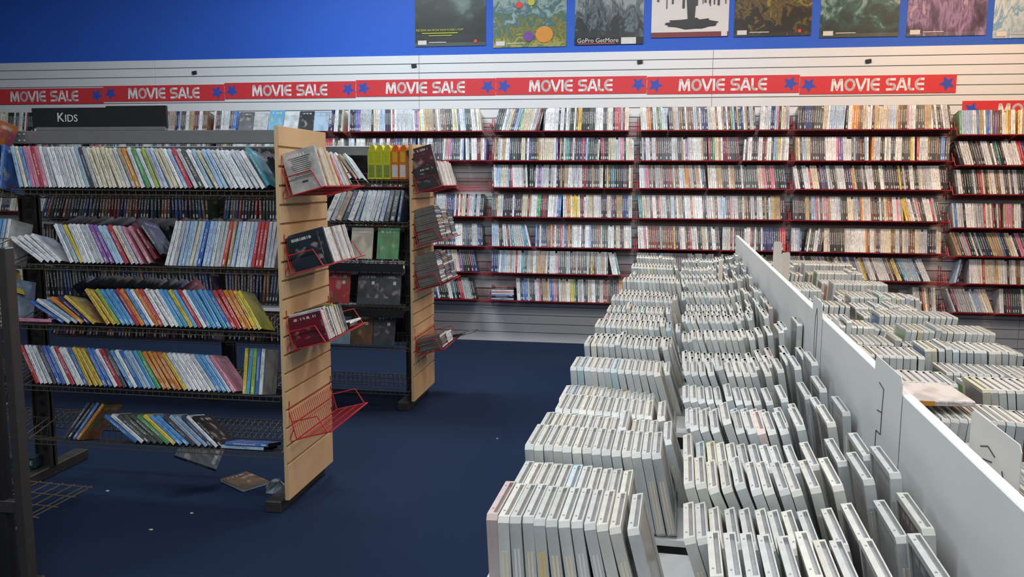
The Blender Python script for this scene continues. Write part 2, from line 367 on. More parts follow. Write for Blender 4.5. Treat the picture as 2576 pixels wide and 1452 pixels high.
# ------------------------------------------------------------------ sale banners on the back wall
def stroke(mb, pts, th, y):
    for a, b in zip(pts[:-1], pts[1:]):
        a = Vector((a[0], a[1])); b = Vector((b[0], b[1])); d = (b-a).normalized(); n = Vector((-d.y, d.x))*th/2
        mb.face([(p.x, y, p.y) for p in (a-n, b-n, b+n, a+n)])
    for p in pts[1:-1]:
        mb.face([(p[0]+th/2*math.cos(k*math.pi/6), y, p[1]+th/2*math.sin(k*math.pi/6)) for k in range(12)])
def arc(cx, cy, rx, ry, a0, a1, n=8): return [(cx+rx*math.cos(R(a0+(a1-a0)*i/n)), cy+ry*math.sin(R(a0+(a1-a0)*i/n))) for i in range(n+1)]
T = .19; H5 = T/2
def E_(w): return [[(w, 1-H5)]+arc(.46, .5, .46-H5, .5-H5, 90, 270)+[(w, H5)], [(.12, .5), (w, .5)]]
GLY = {'M': (1.13, [[(.1, 0), (.17, 1-H5), (.26, 1-H5), (.56, .12), (.86, 1-H5), (.95, 1-H5), (1.03, 0)]]),
       'O': (.97, [arc(.485, .5, .485-H5, .5-H5, 0, 360, 20)]), 'V': (1.0, [[(.07, 1), (.46, .08), (.54, .08), (.93, 1)]]),
       'I': (.24, [[(.12, 0), (.12, 1)]]), 'E': (.82, E_(.82)),
       'S': (.92, [[(.88, 1-H5)]+arc(.32, .7, .22, .2, 90, 270, 6)+arc(.6, .3, .22, .2, 90, -90, 6)+[(.04, H5)]]),
       'A': (1.03, [[(.1, 0), (.46, .93), (.57, .93), (.93, 0)], [(.26, .3), (.77, .3)]]),
       'L': (.6, [[(.1, 1)]+arc(.32, .32, .22, .225, 180, 270, 5)+[(.6, H5)]])}
def lettering(word, xs):
    mb = MB(); hh = .096
    for ch, x0 in zip(word, xs):
        for st_ in GLY[ch][1]: stroke(mb, [((x0+p[0])*hh*.862, p[1]*hh) for p in st_], T*hh, 0)
    return mb.mesh('lettering', [M_BTXT])
LETT = [lettering('MOVIE', (0, 1.237, 2.21, 3.26, 3.58)), lettering('SALE', (4.95, 5.87, 6.92, 7.55))]
def star_mesh():
    mb = MB(); pts = []
    for k in range(10):
        r = .061 if k % 2 == 0 else .029; a = R(-90+36*k); pts.append((r*math.cos(a), 0, r*math.sin(a)))
    for k in range(10): mb.face([(0, 0, 0), pts[k], pts[(k+1) % 10]])
    return mb.mesh('star', [M_STAR])
STAR = star_mesh()
ban_x = [-6.06, -4.857, -3.684, -2.473, -1.247, .006, 1.205, 2.372]
ban_zc = [2.135, 2.150, 2.162, 2.170, 2.172, 2.164, 2.150]
ban_words = ['above the KIDS sign end of the rack', 'over the KIDS sign gap', 'above the face-out movies', 'directly above the second rack', 'beneath the white poster gap', 'beneath the yellow-black poster', 'ending the long upper run']
def banner(x0, x1, zc, label):
    t = empty('sale_banner', (x0, WY-.002, zc-.07)); w = x1-x0-.004
    mb = MB(); mb.box(0, w, -.002, 0, 0, .14); mb.build('strip', M_BRED, t)
    for l_ in LETT: link('lettering', l_, t, Tr(w*.5-.345, -.0028, .022))
    for k, (sx, an) in enumerate(((.068, random.uniform(-.3, .3)), (w-.068, random.uniform(-.3, .3)))): link('star', STAR, t, Tr(sx, -.0027, .072) @ Ry(an))
    tag(t, label, 'banner', 'red movie sale banners')
for i in range(7):
    banner(ban_x[i], ban_x[i+1], ban_zc[i], 'red MOVIE SALE banner with blue stars, %s in the upper run from the lower banner' % nth(7-i))
banner(2.423, 3.63, 1.948, 'red MOVIE SALE banner hung lower, partly hidden behind top-row movies')
for (x, z), w_ in zip(((-3.964, 2.325), (-1.955, 2.352), (-.056, 2.353), (1.712, 2.33)), ('furthest from the posters', 'by the slat seam under the green poster', 'under the black and white poster', 'above the end of the banner run')):
    o = boxo('tag_clip', -.022, .022, -.012, 0, -.014, .014, M_SIGN, None, .002); o.location = (x, WY, z); o.rotation_euler = (0, R(-8), 0)
    tag(o, 'small black plastic clip stuck on white slats, '+w_, 'clip', 'black clips on the slats')

# ------------------------------------------------------------------ posters on the blue paint
def poster_mat(name, stops, scale, dist, seed, gx=0.0):
    m, t, b = nt(name); tc = t.nodes.new('ShaderNodeTexCoord'); mp = t.nodes.new('ShaderNodeMapping'); mp.inputs['Location'].default_value = (seed, seed*.7, seed*1.3)
    mp.inputs['Scale'].default_value = (1, 1, 1+gx)
    n = t.nodes.new('ShaderNodeTexNoise'); n.inputs['Scale'].default_value = scale; n.inputs['Detail'].default_value = 7; n.inputs['Roughness'].default_value = .62; n.inputs['Distortion'].default_value = dist
    t.links.new(tc.outputs['Object'], mp.inputs[0]); t.links.new(mp.outputs[0], n.inputs['Vector'])
    sx = t.nodes.new('ShaderNodeSeparateXYZ'); t.links.new(tc.outputs['Object'], sx.inputs[0])
    f = math_node(t, 'ADD', math_node(t, 'MULTIPLY', math_node(t, 'SUBTRACT', n.outputs['Fac'], .5), 1.5), math_node(t, 'MULTIPLY', sx.outputs[2], 1.3))
    cr = t.nodes.new('ShaderNodeValToRGB'); el = cr.color_ramp.elements
    while len(el) < len(stops): el.new(.5)
    for e, (p, c) in zip(el, stops): e.position = p; e.color = (*c, 1)
    t.links.new(f, cr.inputs[0]); t.links.new(cr.outputs[0], b.inputs['Base Color']); b.inputs['Roughness'].default_value = .45
    return m
POST = [
 (-1.946, -1.336, 2.51, 'dark green-grey poster with yellow lettering near the foot', [(0, (.008, .01, .009)), (.28, (.012, .018, .013)), (.45, (.03, .05, .04)), (.62, (.1, .15, .13)), (.85, (.2, .27, .24))], 3.5, .6, 3, 0),
 (-1.275, -.662, 2.49, 'colourful garden poster in green, orange and sky blue', [(0, (.3, .27, .06)), (.09, (.05, .12, .03)), (.18, (.25, .2, .06)), (.26, (.05, .13, .06)), (.36, (.08, .16, .2)), (.5, (.3, .4, .34)), (.7, (.05, .12, .16))], 10, .9, 8, 0),
 (-.593, -.034, 2.497, 'black and steel-blue poster with a white-lettered strip along its foot', [(0, (.015, .02, .025)), (.2, (.02, .03, .035)), (.3, (.12, .17, .18)), (.38, (.03, .04, .05)), (.55, (.25, .3, .3))], 9, 1.2, 14, -.5),
 (.028, .637, 2.543, 'white poster with a ragged black shape and red strip', [(0, (.62, .6, .58)), (.12, (.64, .62, .6)), (.9, (.66, .65, .63))], 3, .5, 21, 0),
 (.68, 1.272, 2.536, 'black poster with amber and olive glow', [(0, (.012, .012, .01)), (.18, (.02, .018, .012)), (.3, (.16, .1, .02)), (.36, (.03, .03, .015)), (.5, (.3, .22, .04)), (.8, (.05, .05, .03))], 12, 1.0, 29, 0),
 (1.338, 1.924, 2.516, 'dark teal poster with a pale misty centre', [(0, (.01, .025, .025)), (.2, (.015, .05, .05)), (.32, (.03, .12, .11)), (.42, (.2, .3, .25)), (.7, (.35, .4, .32))], 7.5, .9, 37, 0),
 (1.982, 2.556, 2.511, 'purple poster with pale lilac streaks', [(0, (.03, .02, .045)), (.15, (.1, .06, .15)), (.28, (.3, .2, .36)), (.36, (.1, .05, .14)), (.5, (.42, .3, .44)), (.8, (.2, .1, .24))], 12, .7, 44, -.7),
 (2.606, 3.2, 2.485, 'pale blue poster with white diagonal streaks at the picture edge', [(0, (.3, .4, .5)), (.15, (.5, .6, .65)), (.25, (.12, .3, .5)), (.4, (.6, .65, .66)), (.7, (.15, .35, .55))], 10, 1.2, 52, -.6)]
M_PWHITE = plain('poster_white_print', (.62, .62, .6), .4, noise=.1); M_PYEL = plain('poster_yellow_print', (.5, .5, .04), .4, noise=.1)
M_PDRED = plain('poster_red_print', (.16, .02, .025), .4, noise=.2); M_PBLK = plain('poster_black_print', (.012, .012, .014), .4, noise=.2)
M_PRED = plain('poster_logo_red', (.6, .06, .05), .4, noise=.1)
M_PORANGE = plain('poster_orange_print', (.62, .26, .04), .4, noise=.15); M_PPURP = plain('poster_purple_print', (.16, .06, .3), .4, noise=.15)
for i, (x0, x1, z, lab, st, sc, di, sd, gx) in enumerate(POST):
    w = x1-x0; p = empty('poster', (x0, WY+.0115, z)); tag(p, lab+', pinned on the blue wall', 'poster', 'game posters on the blue wall')
    mb = MB(); N = 6                                             # sheet with a slight curl at the foot
    prof = [(-.006, 0), (-.003, .03), (-.0018, .1), (-.0018, .91)]
    for (ya, za), (yb, zb) in zip(prof[:-1], prof[1:]): mb.face([(0, ya, za), (w, ya, za), (w, yb, zb), (0, yb, zb)])
    for (ya, za), (yb, zb) in zip(prof[:-1], prof[1:]): mb.face([(0, yb+.0008, zb), (w, yb+.0008, zb), (w, ya+.0008, za), (0, ya+.0008, za)])
    mb.build('sheet', poster_mat('poster_print_%d' % i, st, sc, di, sd, gx), p)
    def patch(nm, a, b, c, d, m, y=-.0075):
        q = MB(); q.face([(a, y, c), (b, y, c), (b, y, d), (a, y, d)]); return q.build(nm, m, p)
    patch('rating_box', .025, .1, .015, .05, M_PWHITE)
    if i in (0, 2, 4): patch('logo_mark', w-.1, w-.075, .025, .05, M_PRED)
    patch('small_print', .12, .27, .03, .036, M_PWHITE)
    if i == 0:
        o = link('lettering', text_mesh('lettering', 'RECEIVE AN IRON MAN FUNKO POP!', .0245, M_PYEL), p, Tr(.215, -.008, .125) @ UPRIGHT)
        patch('text_line', .06, .37, .105, .112, M_PYEL); patch('text_line', .12, .32, .085, .091, M_PYEL)
    if i == 1:
        for cx, cz, r_, m_ in ((.43, .1, .075, M_PORANGE), (.3, .085, .045, M_PPURP), (.22, .34, .03, M_PRED), (.32, .36, .03, M_PYEL)):
            q = MB(); q.face([(cx+r_*math.cos(k*.5236), -.0076, cz+r_*.9*math.sin(k*.5236)) for k in range(12)]); q.build('colour_spot', m_, p)
    if i == 2:
        patch('foot_strip', 0, w, 0, .058, M_PBLK, -.0078)
        link('lettering', text_mesh('lettering', 'GoPro GetMore', .05, M_PWHITE), p, Tr(.19, -.0085, .018) @ UPRIGHT)
        patch('text_line', .03, .33, .006, .012, M_PRED, -.0085); patch('white_panel', .38, .5, .003, .055, M_PWHITE, -.0083)
    if i == 3:
        patch('foot_strip', 0, w, 0, .04, M_PDRED, -.0078); patch('logo_mark', w-.055, w-.01, .004, .04, M_PWHITE, -.0083)
        q = MB(); pts = []
        for k in range(28):
            a = 2*math.pi*k/28; rr = random.uniform(.75, 1.1); pts.append((.31+.21*rr*math.cos(a), -.0077, .105+.045*rr*math.sin(a)))
        for k in range(28): q.face([(.31, -.0077, .105), pts[k], pts[(k+1) % 28]])
        q.face([(.29, -.0078, .1), (.34, -.0078, .1), (.35, -.0078, .3), (.275, -.0078, .3)]); q.build('ragged_shape', M_PBLK, p)
        for k in range(16):
            xx = random.uniform(.02, w-.02); patch('drip', xx, xx+random.uniform(.006, .02), random.uniform(.22, .3), .42, M_PBLK, -.0077)

# ------------------------------------------------------------------ red wire shelves and their movies on the back wall
TILT = R(15)
def wire_shelf_parts(L, depth=.15, back=.12, step=.03, hoop=True, lip=.0, r=.0024, foot=True):
    """local: x along the length, y outwards from the wall, z up; returns dict of meshes"""
    st, ct = math.sin(TILT), math.cos(TILT); y0 = .03
    F = lambda s: (y0+s*ct, s*st)             # along the floor
    B = lambda s: (y0-s*st, s*ct)             # up the back
    gr = MB()
    n = int(L/step)
    for i in range(n+1):
        x = L*i/n; gr.tube([(x, *B(back)), (x, *F(0)), (x, *F(depth))], r*.6)
    for s in (depth*.33, depth*.66): gr.tube([(0, *F(s)), (L, *F(s))], r*.8)
    gr.tube([(0, *B(back*.5)), (L, *B(back*.5))], r*.8)
    rail = MB()
    rail.tube([(0, *F(depth)), (L, *F(depth))], r*1.5); rail.tube([(0, *B(back)), (L, *B(back))], r*1.2); rail.tube([(0, *F(0)), (L, *F(0))], r*1.2)
    ends = []
    for x in (0, L):
        e = MB()
        a = F(.0); b = F(depth); up_ = .075
        if hoop:
            p1 = (B(up_)[0], B(up_)[1]); p2 = (p1[0]+(depth*.74)*ct, p1[1]+(depth*.74)*st); p3 = F(depth*.9)
            e.tube([(x, *p1), (x, *p2), (x, *p3)], r*1.3, 5)
        e.tube([(x, *a), (x, *b)], r*1.3, 5); e.tube([(x, *a), (x, *B(back)), (x, .001, back+.02), (x, .001, back+.035)], r*1.3, 5)
        if foot: e.tube([(x, *F(.025)), (x, .006, -.012), (x, .003, .004), (x, *B(.045))], r*1.1, 5)
        ends.append(e.mesh('end_frame', [M_RED]))
    return {'wire_grid': gr.mesh('wire_grid', [M_RED]), 'rails': rail.mesh('rails', [M_RED]), 'end_frame': ends}
def red_shelf(parts, M, label, name='wire_shelf', group=None, cat='shelf'):
    t = empty(name); t.matrix_world = M
    link('wire_grid', parts['wire_grid'], t); link('rail', parts['rails'], t)
    for e in parts['end_frame']: link('end_frame', e, t)
    tag(t, label, cat, group); return t
SHY = 6.87
ROWZ = [1.792, 1.553, 1.331, 1.088, .839, .618, .384]; ROWZ8 = [1.750, 1.520, 1.301, 1.045, .826, .613, .386]
MODS = [(-6.17, -4.955), (-4.945, -3.735), (-3.725, -2.515), (-2.505, -1.275), (-1.265, -.06), (-.05, 1.15), (1.158, 2.335), (2.348, 3.555), (3.565, 4.77)]
parts_by_len = {}
row_w = ['top', 'second', 'third', 'fourth', 'fifth', 'sixth', 'lowest']
mod_w = ['9th', '8th', '7th', '6th', '5th', '4th', '3rd', '2nd', '1st']
for mi, (xa, xb) in enumerate(MODS):
    L = round(xb-xa-.004, 3)
    if L not in parts_by_len: parts_by_len[L] = wire_shelf_parts(L, step=.011)
    for r in range(7):
        if mi < 3 and r > 3: continue
        z = (ROWZ8 if mi >= 7 else ROWZ)[r]
        red_shelf(parts_by_len[L], Tr(xb-.002, WY, z-.0405) @ Rz(math.pi), 'long red wire wall shelf, %s row down, %s bay from the right-hand end' % (row_w[r], mod_w[mi]), group='red wire shelves on the back wall')
# segments of each row: (start fraction, end fraction, lean at start, lean at end) ; lean > 0 tops go left
SEG = {(3, 0): [(0, .97, 2, 9)], (4, 0): [(0.01, .34, -13, -12), (.36, .96, -2, 1)], (3, 2): [(0, .78, 2, 16)], (4, 4): [(0, .29, 4, 16), (.315, .99, 1, 2)],
       (4, 5): [(0, .84, 0, 1), (.86, .93, 12, 16)], (4, 6): [(.19, .96, 6, 1)], (3, 5): [(0, .94, 8, 14)], (3, 6): [(.0, .93, 12, 16)], (3, 4): [(0, .98, 1, 5)],
       (6, 3): [(0, .72, 1, 3), (.735, .97, 13, 9)], (6, 4): [(0, .08, 0, 0), (.085, .2, -8, -8), (.215, .97, 1, -2)], (6, 5): [(0, .93, 14, 22)], (6, 6): [(0, .8, 18, 27), (.83, .97, 6, 1)],
       (7, 4): [(.02, 1, 17, 14)], (7, 5): [(.03, .075, -14, -12), (.125, 1, 0, 0)], (7, 6): [(.02, .3, 18, 17), (.325, 1, 0, 4)], (5, 3): [(0, .98, 5, 1)],
       (2, 0): [(.1, .17, 0, 0)], (1, 0): [(0, .98, -2, 3)], (6, 2): [(0, .98, 9, 3)], (7, 1): [(0, 1, 12, 9)], (7, 2): [(0, 1, 5, 2)]}
mass = MB(); sd = 0
n_wall_ind = 0
for mi, (xa, xb) in enumerate(MODS):
    for r in range(7):
        if mi < 3 and r > 3: continue
        z = (ROWZ8 if mi >= 7 else ROWZ)[r]; L = xb-xa
        segs = SEG.get((mi, r))
        if (mi, r) == (2, 0): segs = [(0, .18, 0, 0), (.9, .99, 0, 0)]
        if (mi, r) == (1, 0): segs = [(0, .98, -1, 2)]
        if segs is None:
            segs = []; a = 0.0
            while a < .97:
                b = min(.99, a+random.uniform(.18, .6)); l = random.uniform(-4, 5); segs.append((a, b, l, l+random.uniform(-3, 4))); a = b+(random.uniform(.004, .012))
        cnt = 0
        for (a, b, l0, l1) in segs:
            xs, xe = xa+.012+a*(L-.024), xa+.012+b*(L-.024)
            if l0 > 0 and a < .05: xs += .09*math.tan(R(l0))
            if l1 < 0 and b > .95: xe += .09*math.tan(R(l1))
            run = None
            for x, ln, t, fr in fill(xs, xe, l0, l1, .0138, .0152, .0003, .7):
                if run and random.random() < .35: nm, col = run
                else: nm, col = pick(W_WALL)
                run = (nm, col)
                h = .19 if random.random() < .93 else random.choice((.18, .172))
                M = Tr(x, SHY+random.uniform(-.003, .002), z+.0035) @ Rx(-TILT) @ lean_mat(ln, t)
                cnt += 1; sd += 1
                ind = (mi == 7 and x < 2.87)
                if ind:
                    n_wall_ind += 1
                    where = ('%s from bay seam, %s row of wall shelves\' right-hand bay' % (nth(cnt), row_w[r])) if mi == 7 else ('%s from bay seam, top row under banner end' % nth(cnt))
                    case_obj('movie_case', M, t, .126, h, col, '%s-spined movie case, %s' % (nm, where), 'movie case', 'movies on the back wall shelves')
                else: add_case(mass, M, t, .126, h, col, (sd*.618034) % 1.0)
o = mass.build('shelved_movies', [M_SPINE_A, M_COVER_A, M_EDGE], attr=True)
tag(o, 'packed rows of movie cases filling the red wall shelves', 'movie cases', kind='stuff')
# face-out movies on the top shelf, above the wooden panel
fo = [(-3.485, 'charcoal', 1.0, 'black face-out movie case, small, next to the yellow spine'), (-3.348, 'light grey', .92, 'pale grey face-out movie case with a dark group picture'),
      (-3.211, 'sky blue', 1.08, 'pale blue face-out movie case, tallest of the face-out ones'), (-3.074, 'silver', 1.0, 'misty white face-out movie case with red foot line'),
      (-2.937, 'black', 1.02, 'black face-out movie case with an orange glow'), (-2.80, 'pale blue', 1.0, 'blue-grey face-out movie case beside the striped boxed set')]
for x, c, k, lab in fo:
    M = Tr(x, SHY+.01, ROWZ[0]+.003) @ Rx(-R(20)) @ Rz(R(-90)) @ Tr(0, 0, 0)
    M = Tr(x+.0, SHY+.012, ROWZ[0]+.004) @ Rx(-R(20)) @ Rz(R(90+random.uniform(-1.5, 1.5))) @ Tr(-.014, -.13, 0)
    case_obj('dvd_case', M, .014, .13, .178*k, PAL[c], lab+', on the top wall shelf', 'movie case', 'face-out movies on the top wall shelf')
# flat pile at the start of the lowest row
for k in range(8):
    nm, col = pick(W_WALL)
    M = Tr(-1.255+random.uniform(0, .006), SHY+.002, ROWZ[6]+.006+k*.0148*math.cos(TILT)) @ Rx(-TILT) @ Tr(.19, 0, 0) @ Ry(R(-90))
    case_obj('dvd_case', M, .0145, .135, .19, col, '%s movie case lying flat, %s up in the lowest-row pile' % (nm, nth(k+1)), 'movie case', 'flat pile on the lowest wall shelf')

# ================================================================== wire racks with wooden end panels
def rack_shelf_mesh(L, depth=.165, lip=.02, back=.085, step=.03, r=.0019):
    """local: x 0..L, y 0 (front lip) .. back, z: lip foot 0, lip top carries the floor, which slopes down to the back"""
    st, ct = math.sin(R(14)), math.cos(R(14)); mb = MB()
    n = int(round(L/step)); F = lambda q: (q*ct, lip-q*st); B = lambda q: (depth*ct+q*st, lip-depth*st+q*ct)
    for i in range(n+1):
        x = L*i/n; mb.tube([(x, 0, 0), (x, 0, lip), (x, *F(depth)), (x, *B(back))], r*.75, 4)
    for (y, z), k in (((0, 0), 1.2), ((0, lip), 1.4), (F(depth*.4), 1), (F(depth*.75), 1), (F(depth), 1.2), (B(back*.5), 1), (B(back), 1.3)):
        mb.tube([(0, y, z), (L, y, z)], r*k, 4)
    for x in (0, L):                                             # side brackets
        mb.tube([(x, 0, lip), (x, *B(back))], r*1.6, 4)
    return mb.mesh('shelf', [M_WIRE])
def end_panel(rack, xr, y0, y1, z0, z1, ztop_groove, n):
    """slatted wooden end panel: core board with a slat per groove pitch on its outer face"""
    th = .019
    core = boxo('end_panel', xr-th, xr-.006, y0, y1, z0, z1, M_WOOD, rack)
    gb = boxo('groove_backing', xr-.0061, xr-.005, y0+.0005, y1-.0005, z0+.001, z1-.001, M_WOODG, core)
    es = [z1]+[ztop_groove-k*PITCH for k in range(n)]+[z0]; cache = {}
    for i in range(len(es)-1):
        zt, zb = es[i]-(.0045 if i else 0), es[i+1]+(.0045 if i < len(es)-2 else 0); key = round(zt-zb, 4)
        if key not in cache:
            mb = MB(); h = zt-zb; c = .0012; w = y1-y0; d = .006
            o4 = [(d-c, 0, 0), (d-c, w, 0), (d-c, w, h), (d-c, 0, h)]; i4 = [(d, c, c), (d, w-c, c), (d, w-c, h-c), (d, c, h-c)]; b4 = [(0, 0, 0), (0, w, 0), (0, w, h), (0, 0, h)]
            mb.face(i4)
            for k in range(4): mb.face([o4[k], o4[(k+1) % 4], i4[(k+1) % 4], i4[k]]); mb.face([b4[k], b4[(k+1) % 4], o4[(k+1) % 4], o4[k]])
            cache[key] = mb.mesh('slat', [M_WOOD])
        link('slat', cache[key], core, Tr(xr-.006, y0, zb))
def rack(name, xl, xp, y0, y1, shelves, label, panel, second=True):
    """double-sided rack: top rail, uprights, feet, sloping wire shelves on both faces"""
    t = empty(name, (0, 0, 0)); yc = (y0+y1)/2; tag(t, label, 'display rack', 'double-sided wire racks')
    xr_ = xp-.0195
    rl = boxo('top_rail', xl-1.3, xr_, yc-.02, yc+.02, 1.535, 1.592, M_RAIL, t, .003)
    for sx in (xl-.14+.03, xl-.14+.055):
        for sz in (1.55, 1.577): b = boxo('bolt', sx-.004, sx+.004, yc-.0235, yc-.0195, sz-.004, sz+.004, M_PAGE, rl, .001)
    for x in (xl-.10, xp-.075):
        p = empty_mesh_post(x, yc, t)
        boxo('foot', x-.035, x+.035, y0+.0, y1-.0, 0, .05, M_DARKSTEEL, t, .004)
    L = xr_-.02-xl; me = rack_shelf_mesh(L); me2 = rack_shelf_mesh(1.2)
    for z in shelves:
        link('shelf', me, t, Tr(xl, y0+.025, z)); link('shelf', me, t, Tr(xr_-.02, y1-.025, z) @ Rz(math.pi))
        if second:
            link('shelf', me2, t, Tr(xl-1.24, y0+.025, z)); link('shelf', me2, t, Tr(xl-.04, y1-.025, z) @ Rz(math.pi))
    end_panel(t, xp, y0, y1, .06, 1.594, *panel)
    return t
def empty_mesh_post(x, yc, t):
    """slotted upright: a C channel with punched slots"""
    mb = MB(); w = .04
    mb.box(x-w, x+w, yc-.006, yc+.006, .05, 1.535); mb.box(x-w, x-w+.006, yc-.022, yc+.022, .05, 1.535); mb.box(x+w-.006, x+w, yc-.022, yc+.022, .05, 1.535)
    o = mb.build('upright', M_DARKSTEEL, t)
    sm = MB()
    for k in range(26): sm.box(x-.012, x+.012, yc-.0068, yc-.0058, .12+k*.054, .145+k*.054)
    s = sm.build('slot_row', M_SIGN, o); s['kind'] = 'stuff'
    return o
G1Z = [1.318, 1.002, .742, .472, .231]
rack('wire_rack', -2.635, -1.423, 3.14, 3.636, G1Z, 'dark wire rack under the KIDS sign, ending in a pale wooden panel', (1.511, 18))
G2Z = [1.362, 1.115, .887, .612, .362, .092]
rack('wire_rack', -2.55, -1.334, 4.748, 5.237, G2Z, 'dark wire rack behind the first, ending in a shorter-looking wooden panel', (1.505, 18))

# ------------------------------------------------------------------ KIDS sign
t = empty('section_sign', (-2.685, 3.385, 1.592)); tag(t, 'long black section sign lettered KIDS on top of the wire rack', 'sign')
boxo('holder', .02, .64, -.012, .012, 0, .016, M_RAIL, t, .002)
boxo('board', 0, .36, -.006, .006, .012, .1, M_SIGN, t, .001); boxo('board', .3605, .645, -.0075, .006, .011, .106, M_SIGN, t, .001)
link('lettering', text_mesh('lettering', 'K', .056, M_SIGNTXT, .0006, 'LEFT'), t, Tr(.122, -.0068, .04) @ UPRIGHT)
link('lettering', text_mesh('lettering', 'IDS', .044, M_SIGNTXT, .0006, 'LEFT'), t, Tr(.16, -.0068, .04) @ UPRIGHT)

# ------------------------------------------------------------------ children's movies on the front of the first rack
SH = ['top', 'second', 'third', 'fourth', 'lowest']
ROW = {0: (1.342, W_TOP, [(-2.60, -1.475, 21, 36)]),
       1: (1.026, W_PASTEL, [(-2.52, -2.40, 57, 50), (-2.385, -2.045, 31, 34), (-1.955, -1.475, -9, -4)]),
       2: (.766, W_VIVID, [(-2.44, -2.26, 62, 48), (-2.232, -1.515, 40, 33)]),
       3: (.496, W_MIX, [(-2.585, -1.64, 32, 40), (-1.632, -1.537, 0, 0)]),
       4: (.255, W_MIX, [(-2.48, -2.38, -33, -33), (-2.13, -1.70, 57, 50)])}
SPECIAL = {(0, 2): 'sky blue', (0, 3): 'pink', (0, 4): 'pink', (0, 5): 'red', (0, 6): 'pink', (0, 26): 'tan', (0, 27): 'orange', (0, 29): 'green', (0, 31): 'lime', (0, 38): 'red',
           (1, 6): 'yellow', (1, 3): 'white', (1, 4): 'white', (2, 8): 'lime', (3, -6): 'pink', (3, -5): 'yellow', (3, -4): 'sky blue', (3, -3): 'lime', (3, -2): 'blue', (3, -1): 'white'}
FY = 3.168
for r, (z, wts, segs) in ROW.items():
    items = []
    for (a, b, l0, l1) in segs:
        items += [(it, abs(l0) > 45) for it in fill(a, b, l0, l1, .0138, .0158, .0008, 1.5)]
    N = len(items); run = None
    for i, ((x, ln, tt, fr), flat) in enumerate(items):
        key = (r, i) if (r, i-N) not in SPECIAL else (r, i-N)
        if key in SPECIAL: nm = SPECIAL[key]; col = PAL[nm]
        elif run and random.random() < .25: nm, col = run
        else: nm, col = pick(wts)
        run = (nm, col); h = .19
        if r == 0 and i == N-1: nm, col = 'teal', (.05, .28, .4)
        yj = random.uniform(0, .002); zj = .012 if (r == 0 and i == N-1) else 0
        M = Tr(x, FY+yj, z+zj+.002) @ Rx(-R(14)) @ lean_mat(ln, tt)
        case_obj('dvd_case', M, tt, .135, h, col, '%s movie case, %s from the wooden end panel, %s shelf under KIDS sign' % (nm, nth(N-i), SH[r]), 'movie case', "children's movies on the wire rack")
px, pl = -2.052, R(34)
for nm, z, ln, lab in (('pink', 1.032, 36, 'pale pink movie case lowest of the propped-up leaning trio'), ('dark red', 1.05, 38, 'pink-red movie case middle of the propped-up leaning trio'), ('charcoal', 1.07, 40, 'dark movie case topmost of the propped-up leaning trio')):
    px += clear_step(pl, .0145, R(ln), .0145, .19)+.001; pl = R(ln)
    case_obj('dvd_case', Tr(px, FY+.002, z) @ Rx(-R(14)) @ lean_mat(R(ln), .0145), .0145, .135, .19, PAL[nm], lab, 'movie case', "children's movies on the wire rack")
def flat_case(x, y, z, rz, nm, lab, tilt=R(14), grp="children's movies on the wire rack"):
    return case_obj('dvd_case', Tr(x, y, z) @ Rz(rz) @ Rx(-tilt) @ Tr(.19, 0, 0) @ Ry(R(-90)), .0145, .135, .19, PAL[nm], lab, 'movie case', grp)
flat_case(-2.68, FY, .772, 0, 'pink', 'red and white movie case lying flat at third shelf end')
flat_case(-1.735, FY, .258, 0, 'pale blue', 'white and blue movie case lying flat, lower of two, lowest shelf')
flat_case(-1.715, FY-.002, .2735, R(1), 'blue', 'blue movie case lying flat, upper of two, lowest shelf')
# neighbouring bay of the same rack, cut by the picture edge
for k, (x, z, ln, nm, lab) in enumerate([(-2.722, 1.026, -4, 'pale blue', 'pale blue movie case upright at the next bay edge'), (-2.70, 1.026, -4, 'white', 'white-spined movie case upright showing its picture cover at rack bay edge'),
        (-2.74, 1.026, -3, 'sky blue', 'blue movie case at the picture edge, second shelf of next bay'), (-2.73, 1.342, 0, 'navy', 'dark blue movie case upright, top shelf of next bay'), (-2.70, 1.342, 2, 'blue', 'blue movie case showing its side, top shelf of next bay'),
        (-2.70, .766, 2, 'pale blue', 'grey-blue movie case upright, third shelf of next bay'), (-2.72, .766, 2, 'brown', 'brown movie case upright, third shelf of next bay')]):
    case_obj('dvd_case', Tr(x, FY, z) @ Rx(-R(14)) @ lean_mat(R(ln), .0145), .0145, .135, .19, PAL[nm], lab, 'movie case', 'movies in the next rack bay')
case_obj('dvd_case', Tr(-2.70, FY-.01, .90) @ Rx(-R(20)) @ lean_mat(R(24), .02), .022, .10, .12, PAL['yellow'], 'narrow yellow case leaning at the rack bay edge', 'movie case', 'movies in the next rack bay')
case_obj('dvd_case', Tr(-2.79, 3.18, 1.46) @ Rx(-R(12)) @ lean_mat(R(-20), .02), .02, .135, .19, PAL['orange'], 'orange and yellow case standing at the rail end of rack', 'movie case', 'movies in the next rack bay')
